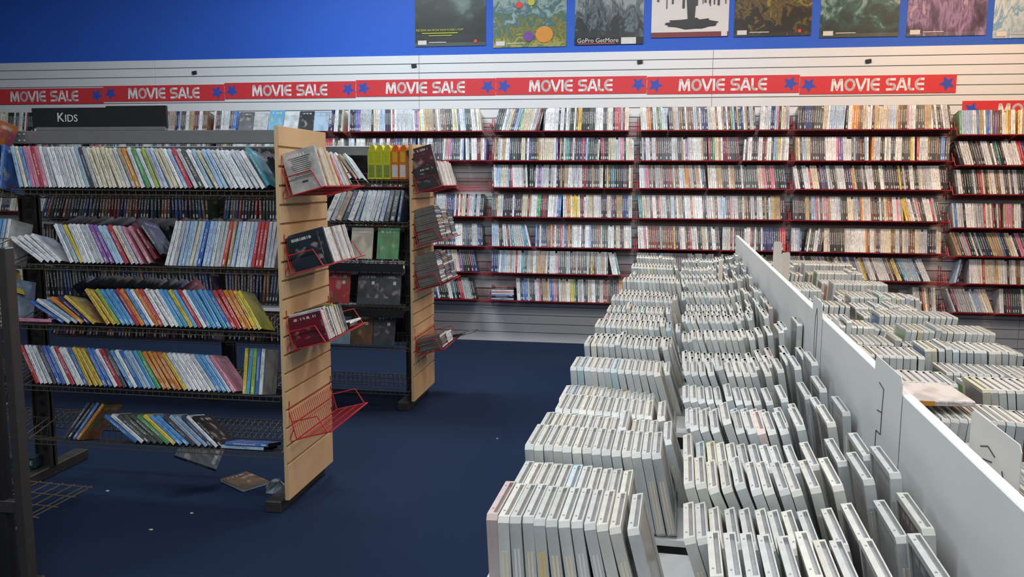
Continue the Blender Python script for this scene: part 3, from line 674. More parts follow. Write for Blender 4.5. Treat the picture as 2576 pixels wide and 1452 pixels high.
# rear face of the first rack and the hidden bays of the second: only glimpsed through the wires
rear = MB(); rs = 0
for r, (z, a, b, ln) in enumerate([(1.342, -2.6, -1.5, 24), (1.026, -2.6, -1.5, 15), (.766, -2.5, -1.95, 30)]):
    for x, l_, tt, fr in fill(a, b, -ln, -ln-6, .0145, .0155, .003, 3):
        nm, col = pick(W_REAR_SHADE); rs += 1
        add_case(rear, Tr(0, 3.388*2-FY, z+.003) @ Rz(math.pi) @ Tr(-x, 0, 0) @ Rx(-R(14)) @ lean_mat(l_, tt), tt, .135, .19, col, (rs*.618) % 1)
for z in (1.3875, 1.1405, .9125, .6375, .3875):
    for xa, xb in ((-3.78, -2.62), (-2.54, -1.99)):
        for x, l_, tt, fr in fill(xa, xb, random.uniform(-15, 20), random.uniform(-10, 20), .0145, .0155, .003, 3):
            nm, col = pick(W_REAR_SHADE); rs += 1
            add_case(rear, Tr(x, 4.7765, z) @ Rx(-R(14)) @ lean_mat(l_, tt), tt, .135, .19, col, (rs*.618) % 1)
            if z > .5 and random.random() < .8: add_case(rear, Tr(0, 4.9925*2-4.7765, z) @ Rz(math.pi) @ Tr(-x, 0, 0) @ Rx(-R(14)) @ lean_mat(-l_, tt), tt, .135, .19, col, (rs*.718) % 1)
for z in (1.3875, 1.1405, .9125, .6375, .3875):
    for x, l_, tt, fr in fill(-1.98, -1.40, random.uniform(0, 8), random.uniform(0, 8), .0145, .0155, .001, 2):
        nm, col = pick(W_REAR_SHADE); rs += 1
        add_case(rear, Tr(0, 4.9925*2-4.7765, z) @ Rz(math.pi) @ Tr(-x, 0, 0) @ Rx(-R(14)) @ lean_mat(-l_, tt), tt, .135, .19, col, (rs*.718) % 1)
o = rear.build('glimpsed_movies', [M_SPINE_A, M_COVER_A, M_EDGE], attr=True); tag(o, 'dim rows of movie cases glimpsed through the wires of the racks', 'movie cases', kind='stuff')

# ------------------------------------------------------------------ stock on the second rack
Y2 = 4.776
def face_out(x, z, w, h, nm, lab, y=Y2+.02, t_=.015, tilt=R(14), grp='face-out boxed movies on the second rack'):
    return case_obj('boxed_movie', Tr(x+w, y, z) @ Rx(-tilt) @ Rz(R(90)) @ Tr(-t_, 0, 0), t_, w, h, PAL[nm], lab, 'movie case', grp)
def face_out2(x, z, w, h, nm, lab, **k): return face_out(x, z, w, h, nm, lab, **k)
for i, (x, ln, tt, fr) in enumerate(fill(-1.80, -1.625, 32, 44, .016, .022, .002, 3)):
    nm, col = pick({'pale blue': 3, 'white': 3, 'tan': 2, 'silver': 2, 'navy': 1})
    case_obj('dvd_case', Tr(x, Y2, 1.3875) @ Rx(-R(14)) @ lean_mat(ln, tt), tt, .135, .19, col, '%s movie case leaning beside yellow packs, %s from the basket' % (nm, nth(i+1)), 'movie case', 'leaning movies on the second rack')
def toy_pack(x, nm, body, lab):
    """tall toy packet with a rounded shoulder, printed panel and a notched header"""
    t = empty('toy_pack', (x, Y2+.004, 1.39)); tag(t, lab, 'toy pack', 'bright toy packs on the second rack')
    w, h, d = .046, .2, .05; prof = [(0, 0), (0, h*.72), (w*.1, h*.84), (w*.3, h*.95), (w*.5, h), (w*.8, h), (w, h*.92), (w, 0)]
    mb = MB(); n = len(prof)
    mb.face([(p[0], 0, p[1]) for p in prof][::-1]); mb.face([(p[0], d, p[1]) for p in prof])
    for k in range(n): a, b = prof[k], prof[(k+1) % n]; mb.face([(a[0], 0, a[1]), (b[0], 0, b[1]), (b[0], d, b[1]), (a[0], d, a[1])])
    mb.build('packet', body, t)
    boxo('printed_panel', .006, w-.006, -.0015, 0, .012, h*.42, M_PWHITE if nm == 'o' else M_LEAF, t); boxo('window', .01, w-.008, -.0015, 0, h*.5, h*.8, M_PYELLOW if nm == 'o' else M_PYEL2, t)
M_PY = plain('packet_yellow', (.62, .6, .03), .3, noise=.2, nscale=50); M_PO = plain('packet_orange', (.72, .17, .015), .3, noise=.15, nscale=50)
M_LEAF = plain('packet_leaf_print', (.22, .28, .05), .4, noise=.5, nscale=80); M_PYELLOW = plain('packet_amber_print', (.7, .42, .02), .4, noise=.3, nscale=60); M_PYEL2 = plain('packet_lemon_print', (.5, .55, .02), .4, noise=.4, nscale=70)
for k, x in enumerate((-1.615, -1.568, -1.521)): toy_pack(x, 'y', M_PY, 'bright yellow toy pack, %s' % ('next to the leaning movies', 'in the middle of the yellow three', 'touching the orange packs')[k])
for k, x in enumerate((-1.472, -1.424)): toy_pack(x, 'o', M_PO, 'bright orange toy pack, %s' % ('touching the yellow packs', 'nearest the wooden panel')[k])
for i, (x, ln, tt, fr) in enumerate(fill(-1.90, -1.40, -22, -5, .02, .034, .001, 2)):
    nm, col = pick({'white': 6, 'silver': 4, 'light grey': 4, 'charcoal': 3, 'navy': 2, 'tan': 1, 'pale blue': 3} if fr < .72 else {'charcoal': 5, 'black': 4, 'navy': 2})
    case_obj('boxed_movie', Tr(x, Y2, 1.1405) @ Rx(-R(14)) @ lean_mat(ln, tt), tt, .135, .19, col, '%s boxed movie set, %s along the second shelf of the second rack' % (nm, nth(i+1)), 'movie case', 'boxed movie sets on the second rack')
FO = [(-1.90, .9125, 'sky blue', 'blue face-out movie box half hidden behind the red basket'), (-1.735, .9125, 'cream', 'cream and yellow face-out movie box'), (-1.572, .9125, 'green', 'green and orange cartoon-coloured face-out movie box beside the panel'),
      (-1.885, .6375, 'red', 'red face-out movie box with two dark figures'), (-1.70, .6375, 'charcoal', 'dark grey face-out movie box in the middle of third row'), (-1.565, .6375, 'charcoal', 'dark grey face-out movie box with white sticker by panel'),
      (-1.885, .3875, 'pale blue', 'blue-grey face-out movie box on the low shelf'), (-1.745, .3875, 'brown', 'dark multicoloured face-out movie box on the low shelf'), (-1.605, .3875, 'charcoal', 'black face-out movie box with pale figure, low shelf')]
for x, z, nm, lab in FO:
    o = face_out(x, z, .135, .19 if z > .4 else .185, nm, lab)
    if z < .7:
        st = MB(); st.box(-.0155, -.0151, .03, .048, .12, .14); s = st.build('price_sticker', M_PWHITE, o); s.location = (.0151, 0, 0)
# second-rack dark shelf strips (label rails) on the lower shelves
for z in (.86, .585):
    o = boxo('label_rail', -1.93, -1.40, 4.7635, 4.7675, z-.02, z+.03, M_SIGN, None, .001); tag(o, 'black plastic label rail along the second rack\'s %s shelf' % ('third' if z > .7 else 'fourth'), 'rail', 'black label rails')

# ------------------------------------------------------------------ red wire baskets hung on the end panels
BK = wire_shelf_parts(.46, .155, .125, .02, True, r=.0022)
for g in range(4): pass
BAS1 = [(1.318, 'top'), (1.005, 'second'), (.695, 'third'), (.318, 'lowest, empty')]
def basket(xp, y1, z, lab): return red_shelf(BK, Tr(xp, y1, z) @ Rz(R(-90)), lab, 'wire_basket', 'red wire baskets on the end panels', 'basket')
for z, w in BAS1: basket(-1.423, 3.62, z, 'red wire basket on the first wooden end panel, %s of four' % w)
BAS2 = [(1.315, 'top'), (1.0, 'second'), (.735, 'third'), (.345, 'lowest')]
for z, w in BAS2: basket(-1.334, 5.222, z, 'red wire basket on the second wooden end panel, %s of four' % w)
def in_basket(xp, y, z, ln, t_, d, h, col, name, lab, cat, grp, edge='black', out=.145):
    st, ct = math.sin(TILT), math.cos(TILT)
    M = Tr(xp+.03+out*ct, y, z+out*st+.004) @ Rz(R(90)) @ Rx(-TILT) @ lean_mat(R(ln), t_)
    return case_obj(name, M, t_, d, h, col, lab, cat, grp, edge)
XP, YP = -1.423, 3.168
# top basket: books and records, a pale book facing the aisle
o = in_basket(XP, YP+.012, 1.318, 3, .012, .145, .165, (.55, .53, .5), 'book', 'white-backed book with a printed text block, front of top basket', 'book', 'books in the top basket', 'pale', out=.15)
tl = MB()
for k in range(11):
    wdt = random.uniform(.06, .1); tl.box(-.0008, -.0002, .075-wdt/2, .075+wdt/2, .135-k*.0075, .1368-k*.0075)
tl.box(-.0008, -.0002, .065, .09, .035, .042); q = tl.build('printed_text', M_INK, o); q['kind'] = 'stuff'
class Chain:
    """packs leaning cases one behind the other in a basket, along +y"""
    def __init__(c, y): c.y = y; c.p = None
    def put(c, lean, t, h, gap=.0006):
        l = R(lean)
        if c.p: c.y += clear_step(c.p[0], c.p[1], l, t, max(h, c.p[2]))+gap
        c.p = (l, t, h); return c.y
ch = Chain(YP+.012); ch.put(3, .012, .165)
for i in range(12):
    nm, col = pick({'cream': 5, 'tan': 4, 'silver': 2, 'brown': 2, 'pink': 1}); tt = random.choice((.006, .009, .014, .018)); h_ = random.uniform(.14, .165); ln = 4+i*.9
    in_basket(XP, ch.put(ln, tt, h_), 1.318, ln, tt, .14, h_, col, 'book', '%s thin book, %s behind the white-backed book in top basket' % (nm, nth(i+1)), 'book', 'books in the top basket', 'pale')
in_basket(XP, ch.put(17, .02, .135), 1.318, 17, .02, .14, .135, PAL['red'], 'book', 'bright red book further back in the top basket', 'book', 'books in the top basket', 'pale')
for i in range(5):
    nm, col = pick({'pale blue': 3, 'white': 3, 'charcoal': 2, 'tan': 2}); ln = 22+i*2.5
    in_basket(XP, ch.put(ln, .014, .15), 1.318, ln, .014, .13, .15, col, 'book', '%s paperback, %s behind the bright red book in top basket' % (nm, nth(i+1)), 'book', 'books in the top basket', 'pale')
# second basket: movies
ch = Chain(YP+.01)
in_basket(XP, ch.put(4, .014, .15), 1.005, 4, .014, .135, .141, (.02, .03, .045), 'dvd_case', 'dark teal movie case facing the aisle, front of second basket', 'movie case', 'movies in the second basket')
in_basket(XP, ch.put(5, .014, .15), 1.005, 5, .014, .135, .15, (.03, .035, .05), 'dvd_case', 'dark movie case with white text just behind the teal one', 'movie case', 'movies in the second basket', out=.168)
for i in range(21):
    nm, col = pick({'white': 6, 'silver': 5, 'light grey': 5, 'charcoal': 3, 'brown': 2, 'purple': 1}); tt = random.choice((.0105, .0145)); ln = 6+min(i, 6)*1.0-max(0, i-6)*.5
    in_basket(XP, ch.put(ln, tt, .15), 1.005, ln, tt, .135, .15, col, 'cd_case', '%s-spined disc case, %s behind the dark pair in second basket' % (nm, nth(i+1)), 'disc case', 'discs in the second basket')
# third basket: discs
ch = Chain(YP+.012)
in_basket(XP, ch.put(3, .011, .13), .695, 3, .011, .142, .125, (.14, .012, .018), 'cd_case', 'dark red disc case facing the aisle, front of third basket', 'disc case', 'discs in the third basket')
in_basket(XP, ch.put(5, .011, .135), .695, 5, .011, .142, .135, (.6, .6, .6), 'cd_case', 'clear pale disc case right behind the dark red one', 'disc case', 'discs in the third basket', 'pale')
for i in range(17):
    if i == 2: nm, col = 'white', (.62, .66, .55)
    elif i == 9: nm, col = 'yellow', (.6, .45, .12)
    else: nm, col = pick({'white': 5, 'charcoal': 5, 'black': 3, 'light grey': 3, 'pink': 1})
    tt = .022 if i == 2 else .0105; h_ = .125+(.012 if i in (2, 9) else random.uniform(-.004, .006)); ln = 9-i*.3
    o = in_basket(XP, ch.put(ln, tt, h_), .695, ln, tt, .142, h_, col, 'cd_case', ('white boxed set with black and green lettering' if i == 2 else '%s disc case, %s behind the dark red one' % (nm, nth(i+2)))+', third basket', 'disc case', 'discs in the third basket')
    if i == 2: link('lettering', text_mesh('lettering', 'brook benton', .021, M_INK, .0003), o, Tr(.007, -.0006, .068) @ UPRIGHT @ Rz(R(-90)))
for k in range(2): case_obj('cd_case', Tr(-1.268, 3.475+k*.006, .738+k*.0115) @ Rz(R(90)) @ Rx(-TILT) @ Rz(R(4-k*7)) @ Tr(.125, 0, 0) @ Ry(R(-90)), .0105, .142, .125, PAL['white' if k else 'charcoal'], '%s disc case lying flat at the far end of third basket' % ('white' if k else 'dark'), 'disc case', 'discs in the third basket')
# second panel's baskets
XQ, YQ = -1.334, 4.775
def pile(n, x, y, z, wts, lab, rz=0.0, jitter=.004):
    """flat discs piled up in a tilted basket; spines to the aisle"""
    st, ct = math.sin(TILT), math.cos(TILT)
    for k in range(n):
        nm, col = pick(wts); h = k*.0108+.003
        M = Tr(x-h*st, y+random.uniform(-jitter, jitter), z+h*ct) @ Rz(R(90)) @ Rx(-TILT) @ Rz(rz+random.uniform(-.03, .03)) @ Tr(.125, 0, 0) @ Ry(R(-90))
        case_obj('cd_case', M, .0105, .142, .125, col, '%s disc case, %s up %s' % (nm, nth(k+1), lab), 'disc case', 'discs heaped in the second panel baskets', 'grey')
ox, oz = .03+.145*math.cos(TILT), .145*math.sin(TILT)+.004
o = in_basket(XQ, YQ+.0, 1.40, 2, .035, .15, .165, (.10, .03, .045), 'book', 'thick dark maroon book standing up in the second panel top basket', 'book', 'books in the second panel baskets', out=.12)
in_basket(XQ, YQ-.004, 1.315, 8, .012, .14, .13, (.05, .05, .055), 'dvd_case', 'black and white movie case facing the aisle, second panel top basket', 'movie case', 'discs heaped in the second panel baskets')
ch = Chain(YQ+.056)
for i in range(16):
    nm, col = pick({'white': 5, 'cream': 3, 'light grey': 4}); h_ = random.uniform(.13, .155); ln = 5-i*.2
    in_basket(XQ, ch.put(ln, .02, h_), 1.315, ln, .02, .14, h_, col, 'book', '%s paperback, %s in the second panel top basket' % (nm, nth(i+1)), 'book', 'books in the second panel baskets', 'pale')
for j in range(3):
    yy = YQ+.004+j*.14
    pile((19, 17, 14)[j], XQ+ox, yy, 1.0+oz, W_DARK, 'in %s pile of second panel second basket' % ('near', 'middle', 'far')[j])
    pile((18, 17, 13)[j], XQ+ox, yy, .735+oz, W_DARK, 'in %s pile of second panel third basket' % ('near', 'middle', 'far')[j])
pile(8, XQ+ox, YQ+.004, .345+oz, W_DARK, 'in near pile of second panel lowest basket'); pile(6, XQ+ox, YQ+.15, .345+oz, {'light grey': 3, 'white': 2}, 'in middle pile of second panel lowest basket')
case_obj('dvd_case', Tr(XQ+ox+.06, YQ+.28, .345+oz+.03) @ Rz(R(70)) @ Rx(-R(14)) @ Tr(.19, 0, 0) @ Ry(R(-90)), .0145, .135, .19, PAL['charcoal'], 'dark movie case jutting out of the second panel lowest basket', 'movie case', 'discs heaped in the second panel baskets')

# ------------------------------------------------------------------ things under and before the first rack
o = case_obj('dvd_case', Tr(-2.03, 3.30, .165) @ Rz(R(8)) @ Rx(R(28)) @ Ry(R(118)) @ Tr(0, 0, 0), .0145, .135, .19, (.02, .035, .075), 'dark blue movie case hanging askew under the lowest shelf', 'movie case', 'fallen movies')
o = case_obj('dvd_case', Tr(-1.66, 3.455, .0155) @ Rz(R(148)) @ Ry(R(90)), .0145, .135, .19, (.17, .1, .055), 'brown movie case lying on carpet beside the panel foot', 'movie case', 'fallen movies', 'pale')
mb = MB(); random.seed(3)
pts = [(-1.605+.05*math.cos(k*.7)*(1+.3*math.sin(k*2.1)), 3.40+.06*math.sin(k*.7), 0) for k in range(9)]; top = (-1.605, 3.40, .05)
for k in range(9): mb.face([pts[k], pts[(k+1) % 9], (top[0]+.02*math.cos(k), top[1]+.02*math.sin(k), .035+.02*random.random())])
for k in range(9):
    a = (top[0]+.02*math.cos(k), top[1]+.02*math.sin(k), .04); b = (top[0]+.02*math.cos(k+1), top[1]+.02*math.sin(k+1), .04); mb.face([a, b, top]); mb.face([pts[(k+1) % 9], b, a])
tag(mb.build('plastic_wrapper', plain('crumpled_wrapper', (.3, .38, .45), .2, coat=.5, noise=.2)), 'crumpled clear plastic wrapper on carpet beside the panel foot', 'wrapper')
o = boxo('floor_box', -.09, .09, -.03, .03, 0, .055, plain('teal_box_card', (.015, .05, .06), .5, noise=.3), None, .003); o.location = (-2.83, 3.33, .055); o.rotation_euler = (0, 0, R(10)); tag(o, 'small dark teal box resting on the rack foot', 'box')
link('label', text_mesh('label', 'GE', .028, M_SIGNTXT, .0004), o, Tr(.06, -.0305, .018) @ UPRIGHT)
random.seed(11)
for k, (x, y, lab) in enumerate([(-1.83, 3.08, 'tiny white paper scrap on carpet in front of the brown case'), (-2.33, 3.25, 'tiny white paper scrap on carpet under the lowest shelf'), (-.75, 4.3, 'tiny pale scrap on carpet in the open aisle'), (-1.9, 2.9, 'tiny pale scrap on bare carpet left of aisle')]):
    mb = MB(); pt = [(.009*math.cos(a*1.26)*random.uniform(.6, 1.2), .006*math.sin(a*1.26), .0015+.002*random.random()) for a in range(5)]
    mb.face(pt); mb.face([(p[0], p[1], .0003) for p in pt][::-1])
    for a in range(5): mb.face([(pt[a][0], pt[a][1], .0003), (pt[(a+1) % 5][0], pt[(a+1) % 5][1], .0003), pt[(a+1) % 5], pt[a]])
    o = mb.build('paper_scrap', M_PWHITE); o.location = (x, y, 0); tag(o, lab, 'scrap', 'scraps on the carpet')

# ------------------------------------------------------------------ foreground rack, cut by the picture edge
t = empty('wire_rack', (-1.95, 2.3, 0)); tag(t, 'dark rack end with bare upright at the picture edge, foreground', 'display rack', 'double-sided wire racks')
boxo('upright', -.016, .016, -.02, .02, 0, 1.17, M_DARKSTEEL, t, .003)
boxo('upright', -.12, -.06, -.01, .03, 0, 1.2, M_SIGN, t, .003)
boxo('cross_arm', -.9, -.02, -.012, .012, .31, .352, M_DARKSTEEL, t, .003); boxo('foot', -.09, -.02, -.25, .1, 0, .05, M_DARKSTEEL, t, .004)
for z in (1.12, .86, .60, .17):
    link('shelf', rack_shelf_mesh(.9, .15), t, Tr(-1.0, -.02, z))
# loose wire grid sticking out over the floor
g = MB()
for k in range(5): g.tube([(k*.058, 0, .0), (k*.058+.02, .34, .0)], .0022, 4)
g.tube([(.262, 0, 0), (.282, .34, 0)], .0022, 4)
for k in range(4): g.tube([(-.03, .02+k*.1, .004), (.30, .02+k*.1, .004)], .0022, 4)
o = g.build('wire_grid', plain('brass_wire', (.38, .28, .18), .35, .5, noise=.2)); o.matrix_world = Tr(-2.66, 2.86, .03) @ Rz(R(-4)) @ Rx(R(3)); tag(o, 'loose brassy wire grid lying above the carpet by foreground upright', 'wire grid')

# ================================================================== the bin table of discs in frosted cases
random.seed(21)
TA = R(2.43); TT = Rz(-TA)                    # table frame: u across, v along, turned a little to the wall normal
KT, KD, KH = .0165, .150, .155
def keeper_mesh():
    """hard frosted frame round a disc: chamfered ring with open windows on both sides, slotted top edge"""
    mb = MB(); c, b = .007, .010; T_ = KT
    out = [(c, 0), (KD-c, 0), (KD, c), (KD, KH-c), (KD-c, KH), (c, KH), (0, KH-c), (0, c)]
    inn = [(b+.002, b), (KD-b-.002, b), (KD-b, b+.002), (KD-b, KH-b-.002), (KD-b-.002, KH-b), (b+.002, KH-b), (b, KH-b-.002), (b, b+.002)]
    e = .0012
    for x, flip in ((0, 1), (T_, 0)):
        xi = x + (e if flip else -e)
        for i in range(8):
            j = (i+1) % 8
            q = [(x, *out[i]), (x, *out[j]), (x, *inn[j]), (x, *inn[i])]; mb.face(q[::-1] if flip else q, 0)
            q = [(x, *inn[i]), (x, *inn[j]), (x+(.003 if flip else -.003), *inn[j]), (x+(.003 if flip else -.003), *inn[i])]; mb.face(q[::-1] if flip else q, 0)
    for i in range(8):
        j = (i+1) % 8
        if i == 4: continue                                     # the top is slotted
        front = i in (6,)
        q = [(0, *out[i]), (T_, *out[i]), (T_, *out[j]), (0, *out[j])]; mb.face(q, 1 if front else 0)
    y0, y1, z = c, KD-c, KH; sa, sb = .0082, .0145; ya, yb = y0+.006, y1-.006; dp = .006
    mb.face([(0, y0, z), (sa, y0, z), (sa, y1, z), (0, y1, z)], 0); mb.face([(sb, y0, z), (T_, y0, z), (T_, y1, z), (sb, y1, z)], 0)
    mb.face([(sa, y0, z), (sb, y0, z), (sb, ya, z), (sa, ya, z)], 0); mb.face([(sa, yb, z), (sb, yb, z), (sb, y1, z), (sa, y1, z)], 0)
    mb.face([(sa, ya, z-dp), (sb, ya, z-dp), (sb, yb, z-dp), (sa, yb, z-dp)], 2)
    mb.face([(sa, ya, z), (sa, ya, z-dp), (sa, yb, z-dp), (sa, yb, z)], 0); mb.face([(sb, yb, z), (sb, yb, z-dp), (sb, ya, z-dp), (sb, ya, z)], 0)
    mb.face([(sb, ya, z), (sb, ya, z-dp), (sa, ya, z-dp), (sa, ya, z)], 0); mb.face([(sa, yb, z), (sa, yb, z-dp), (sb, yb, z-dp), (sb, yb, z)], 0)
    for yy in (y0+.02, y1-.022): mb.face([(.003, yy, z+.0003), (.006, yy, z+.0003), (.006, yy+.004, z+.0003), (.003, yy+.004, z+.0003)], 2)
    return mb.mesh('disc_case', [M_FROST, M_FSPINE, M_SLOT])
def insert_mesh():
    mb = MB(); x0, x1, y0, y1, z0, z1 = .0032, KT-.0032, .0085, KD-.0085, .0085, KH-.009
    mb.face([(x0, y1, z0), (x0, y0, z0), (x0, y0, z1), (x0, y1, z1)], 0); mb.face([(x1, y0, z0), (x1, y1, z0), (x1, y1, z1), (x1, y0, z1)], 0)
    m = .004
    for x, s in ((x0-.0003, 1), (x1+.0003, 0)):                # price sticker on the cover
        q = [(x, y0+.012, z0+.02), (x, y0+.03, z0+.02), (x, y0+.03, z0+.045), (x, y0+.012, z0+.045)]; mb.face(q[::-1] if s else q, 1)
    mb.face([(x0, y0, z1), (x1, y0, z1), (x1, y1, z1), (x0, y1, z1)], 1); mb.face([(x0, y1, z0), (x1, y1, z0), (x1, y0, z0), (x0, y0, z0)], 1)
    mb.face([(x0, y0, z0), (x1, y0, z0), (x1, y0, z1), (x0, y0, z1)], 1); mb.face([(x1, y1, z0), (x0, y1, z0), (x0, y1, z1), (x1, y1, z1)], 1)
    return mb.mesh('insert', [M_INNER, M_PAGE])
def strip_mesh(m, z1):
    mb = MB()
    for a in (.0042, .0094): mb.box(a, a+.0032, -.0005, .0, .008, z1, 0)
    return mb.mesh('tag_strip', [m])
KM, IM = keeper_mesh(), insert_mesh(); SM = [strip_mesh(M_CREAM, .105), strip_mesh(M_CREAM, .112), strip_mesh(M_GOLD, .108), strip_mesh(plain('white_tag_strip', (.68, .69, .68), .5, noise=.05), .11)]
KCOL = [(.56, .555, .53), (.53, .545, .545), (.58, .57, .53), (.54, .555, .56), (.50, .515, .51)]
ICOL = {'grey': (.24, .24, .24), 'brown': (.19, .14, .11), 'slate': (.15, .17, .18), 'beige': (.34, .32, .29), 'plum': (.2, .17, .18), 'pale': (.42, .42, .41)}
def add_keeper(mb, M, col, scol, icol, seed, strip):
    T_ = KT; c = .006; b = .011
    V = lambda *q: M @ Vector(q)
    k = dict(seed=seed)
    mb.face([V(0, 0, 0), V(T_, 0, 0), V(T_, 0, KH-c), V(0, 0, KH-c)], 1, col=scol, **k); mb.face([V(0, 0, KH-c), V(T_, 0, KH-c), V(T_, c, KH), V(0, c, KH)], 0, col=col, **k)
    mb.face([V(T_, KD, 0), V(0, KD, 0), V(0, KD, KH-c), V(T_, KD, KH-c)], 1, col=scol, **k); mb.face([V(T_, KD, KH-c), V(0, KD, KH-c), V(0, KD-c, KH), V(T_, KD-c, KH)], 0, col=col, **k)
    for x, s in ((0, 1), (T_, 0)):
        o4 = [(0, 0), (KD, 0), (KD, KH-c), (KD-c, KH), (c, KH), (0, KH-c)]; i4 = [(b, b), (KD-b, b), (KD-b, KH-b-.001), (KD-b-.001, KH-b), (b+.001, KH-b), (b, KH-b-.001)]
        xi = x+(.0025 if s else -.0025)
        for i in range(6):
            j = (i+1) % 6; q = [V(x, *o4[i]), V(x, *o4[j]), V(xi, *i4[j]), V(xi, *i4[i])]; mb.face(q[::-1] if s else q, 0, col=col, **k)
        q = [V(xi, b, b), V(xi, KD-b, b), V(xi, KD-b, KH-b), V(xi, b, KH-b)]; mb.face(q[::-1] if s else q, 3, col=icol, **k)
    sa, sb, ya, yb = .0082, .0145, .014, KD-.014
    for q in (((0, c), (sa, c), (sa, KD-c), (0, KD-c)), ((sb, c), (T_, c), (T_, KD-c), (sb, KD-c)), ((sa, c), (sb, c), (sb, ya), (sa, ya)), ((sa, yb), (sb, yb), (sb, KD-c), (sa, KD-c))):
        mb.face([V(*p, KH) for p in q], 0, col=col, **k)
    z = KH-.005
    mb.face([V(sa, ya, z), V(sb, ya, z), V(sb, yb, z), V(sa, yb, z)], 2, col=col, **k)
    mb.face([V(sa, ya, KH), V(sa, ya, z), V(sa, yb, z), V(sa, yb, KH)], 0, col=col, **k); mb.face([V(sb, yb, KH), V(sb, yb, z), V(sb, ya, z), V(sb, ya, KH)], 0, col=col, **k)
    if strip:
        for a in (.0042, .0094): mb.face([V(a, -.0004, .008), V(a+.0032, -.0004, .008), V(a+.0032, -.0004, .107), V(a, -.0004, .107)], 4, **k)

# table body
t = empty('display_table', (0, 0, 0)); t.matrix_world = TT; tag(t, 'long white bin table packed with frosted disc cases', 'table')
U0, U1, UD, V0, V1 = -.285, 1.075, .385, .80, 5.97
boxo('base', U0+.03, U1-.03, V0+.05, V1-.05, 0, .60, M_WHITE, t, .004)
boxo('bin_floor', U0, U1, V0, V1, .60, .625, M_WHITE, t, .002)
boxo('side_board', U0, U0+.016, V0, V1, .625, .754, M_WHITE, t, .0015); boxo('side_board', U1-.016, U1, V0, V1, .625, .754, M_WHITE, t, .0015)
boxo('end_board', U0+.016, U1-.016, V1-.016, V1, .625, .754, M_WHITE, t, .0015); boxo('end_board', U0+.016, U1-.016, V0, V0+.016, .625, .754, M_WHITE, t, .0015)
boxo('divider_board', UD, UD+.018, V0+.017, V1-.017, .625, 1.02, M_WHITE, t, .0015)
boxo('bin_partition', .054, .060, V0+.017, V1-.017, .625, .735, M_WHITE, t, .001); boxo('bin_partition', .722, .728, V0+.017, V1-.017, .625, .735, M_WHITE, t, .001)
STEP_H = {}
HIGH = {0: {1, 3, 7, 9, 11, 15, 19, 23, 27}, 1: {1, 3, 5, 8, 11, 13, 17, 20, 24, 27}, 2: {2, 5, 7, 9, 12, 15, 18, 22, 25}, 3: {1, 4, 7, 10, 12, 14, 17, 20, 23, 26}}
COLS = [(-.254, .050, 1.1235), (.066, .381, 1.0), (.409, .716, 1.16), (.734, 1.052, 1.12)]
mass = MB(); n_ind = 0; sd = 0; shared = []; top_pick = []
step_me = {}
bins = ['aisle-side bin', 'bin beside the white divider', 'bin just beyond the divider', 'outer bin beyond the divider']
allk = []
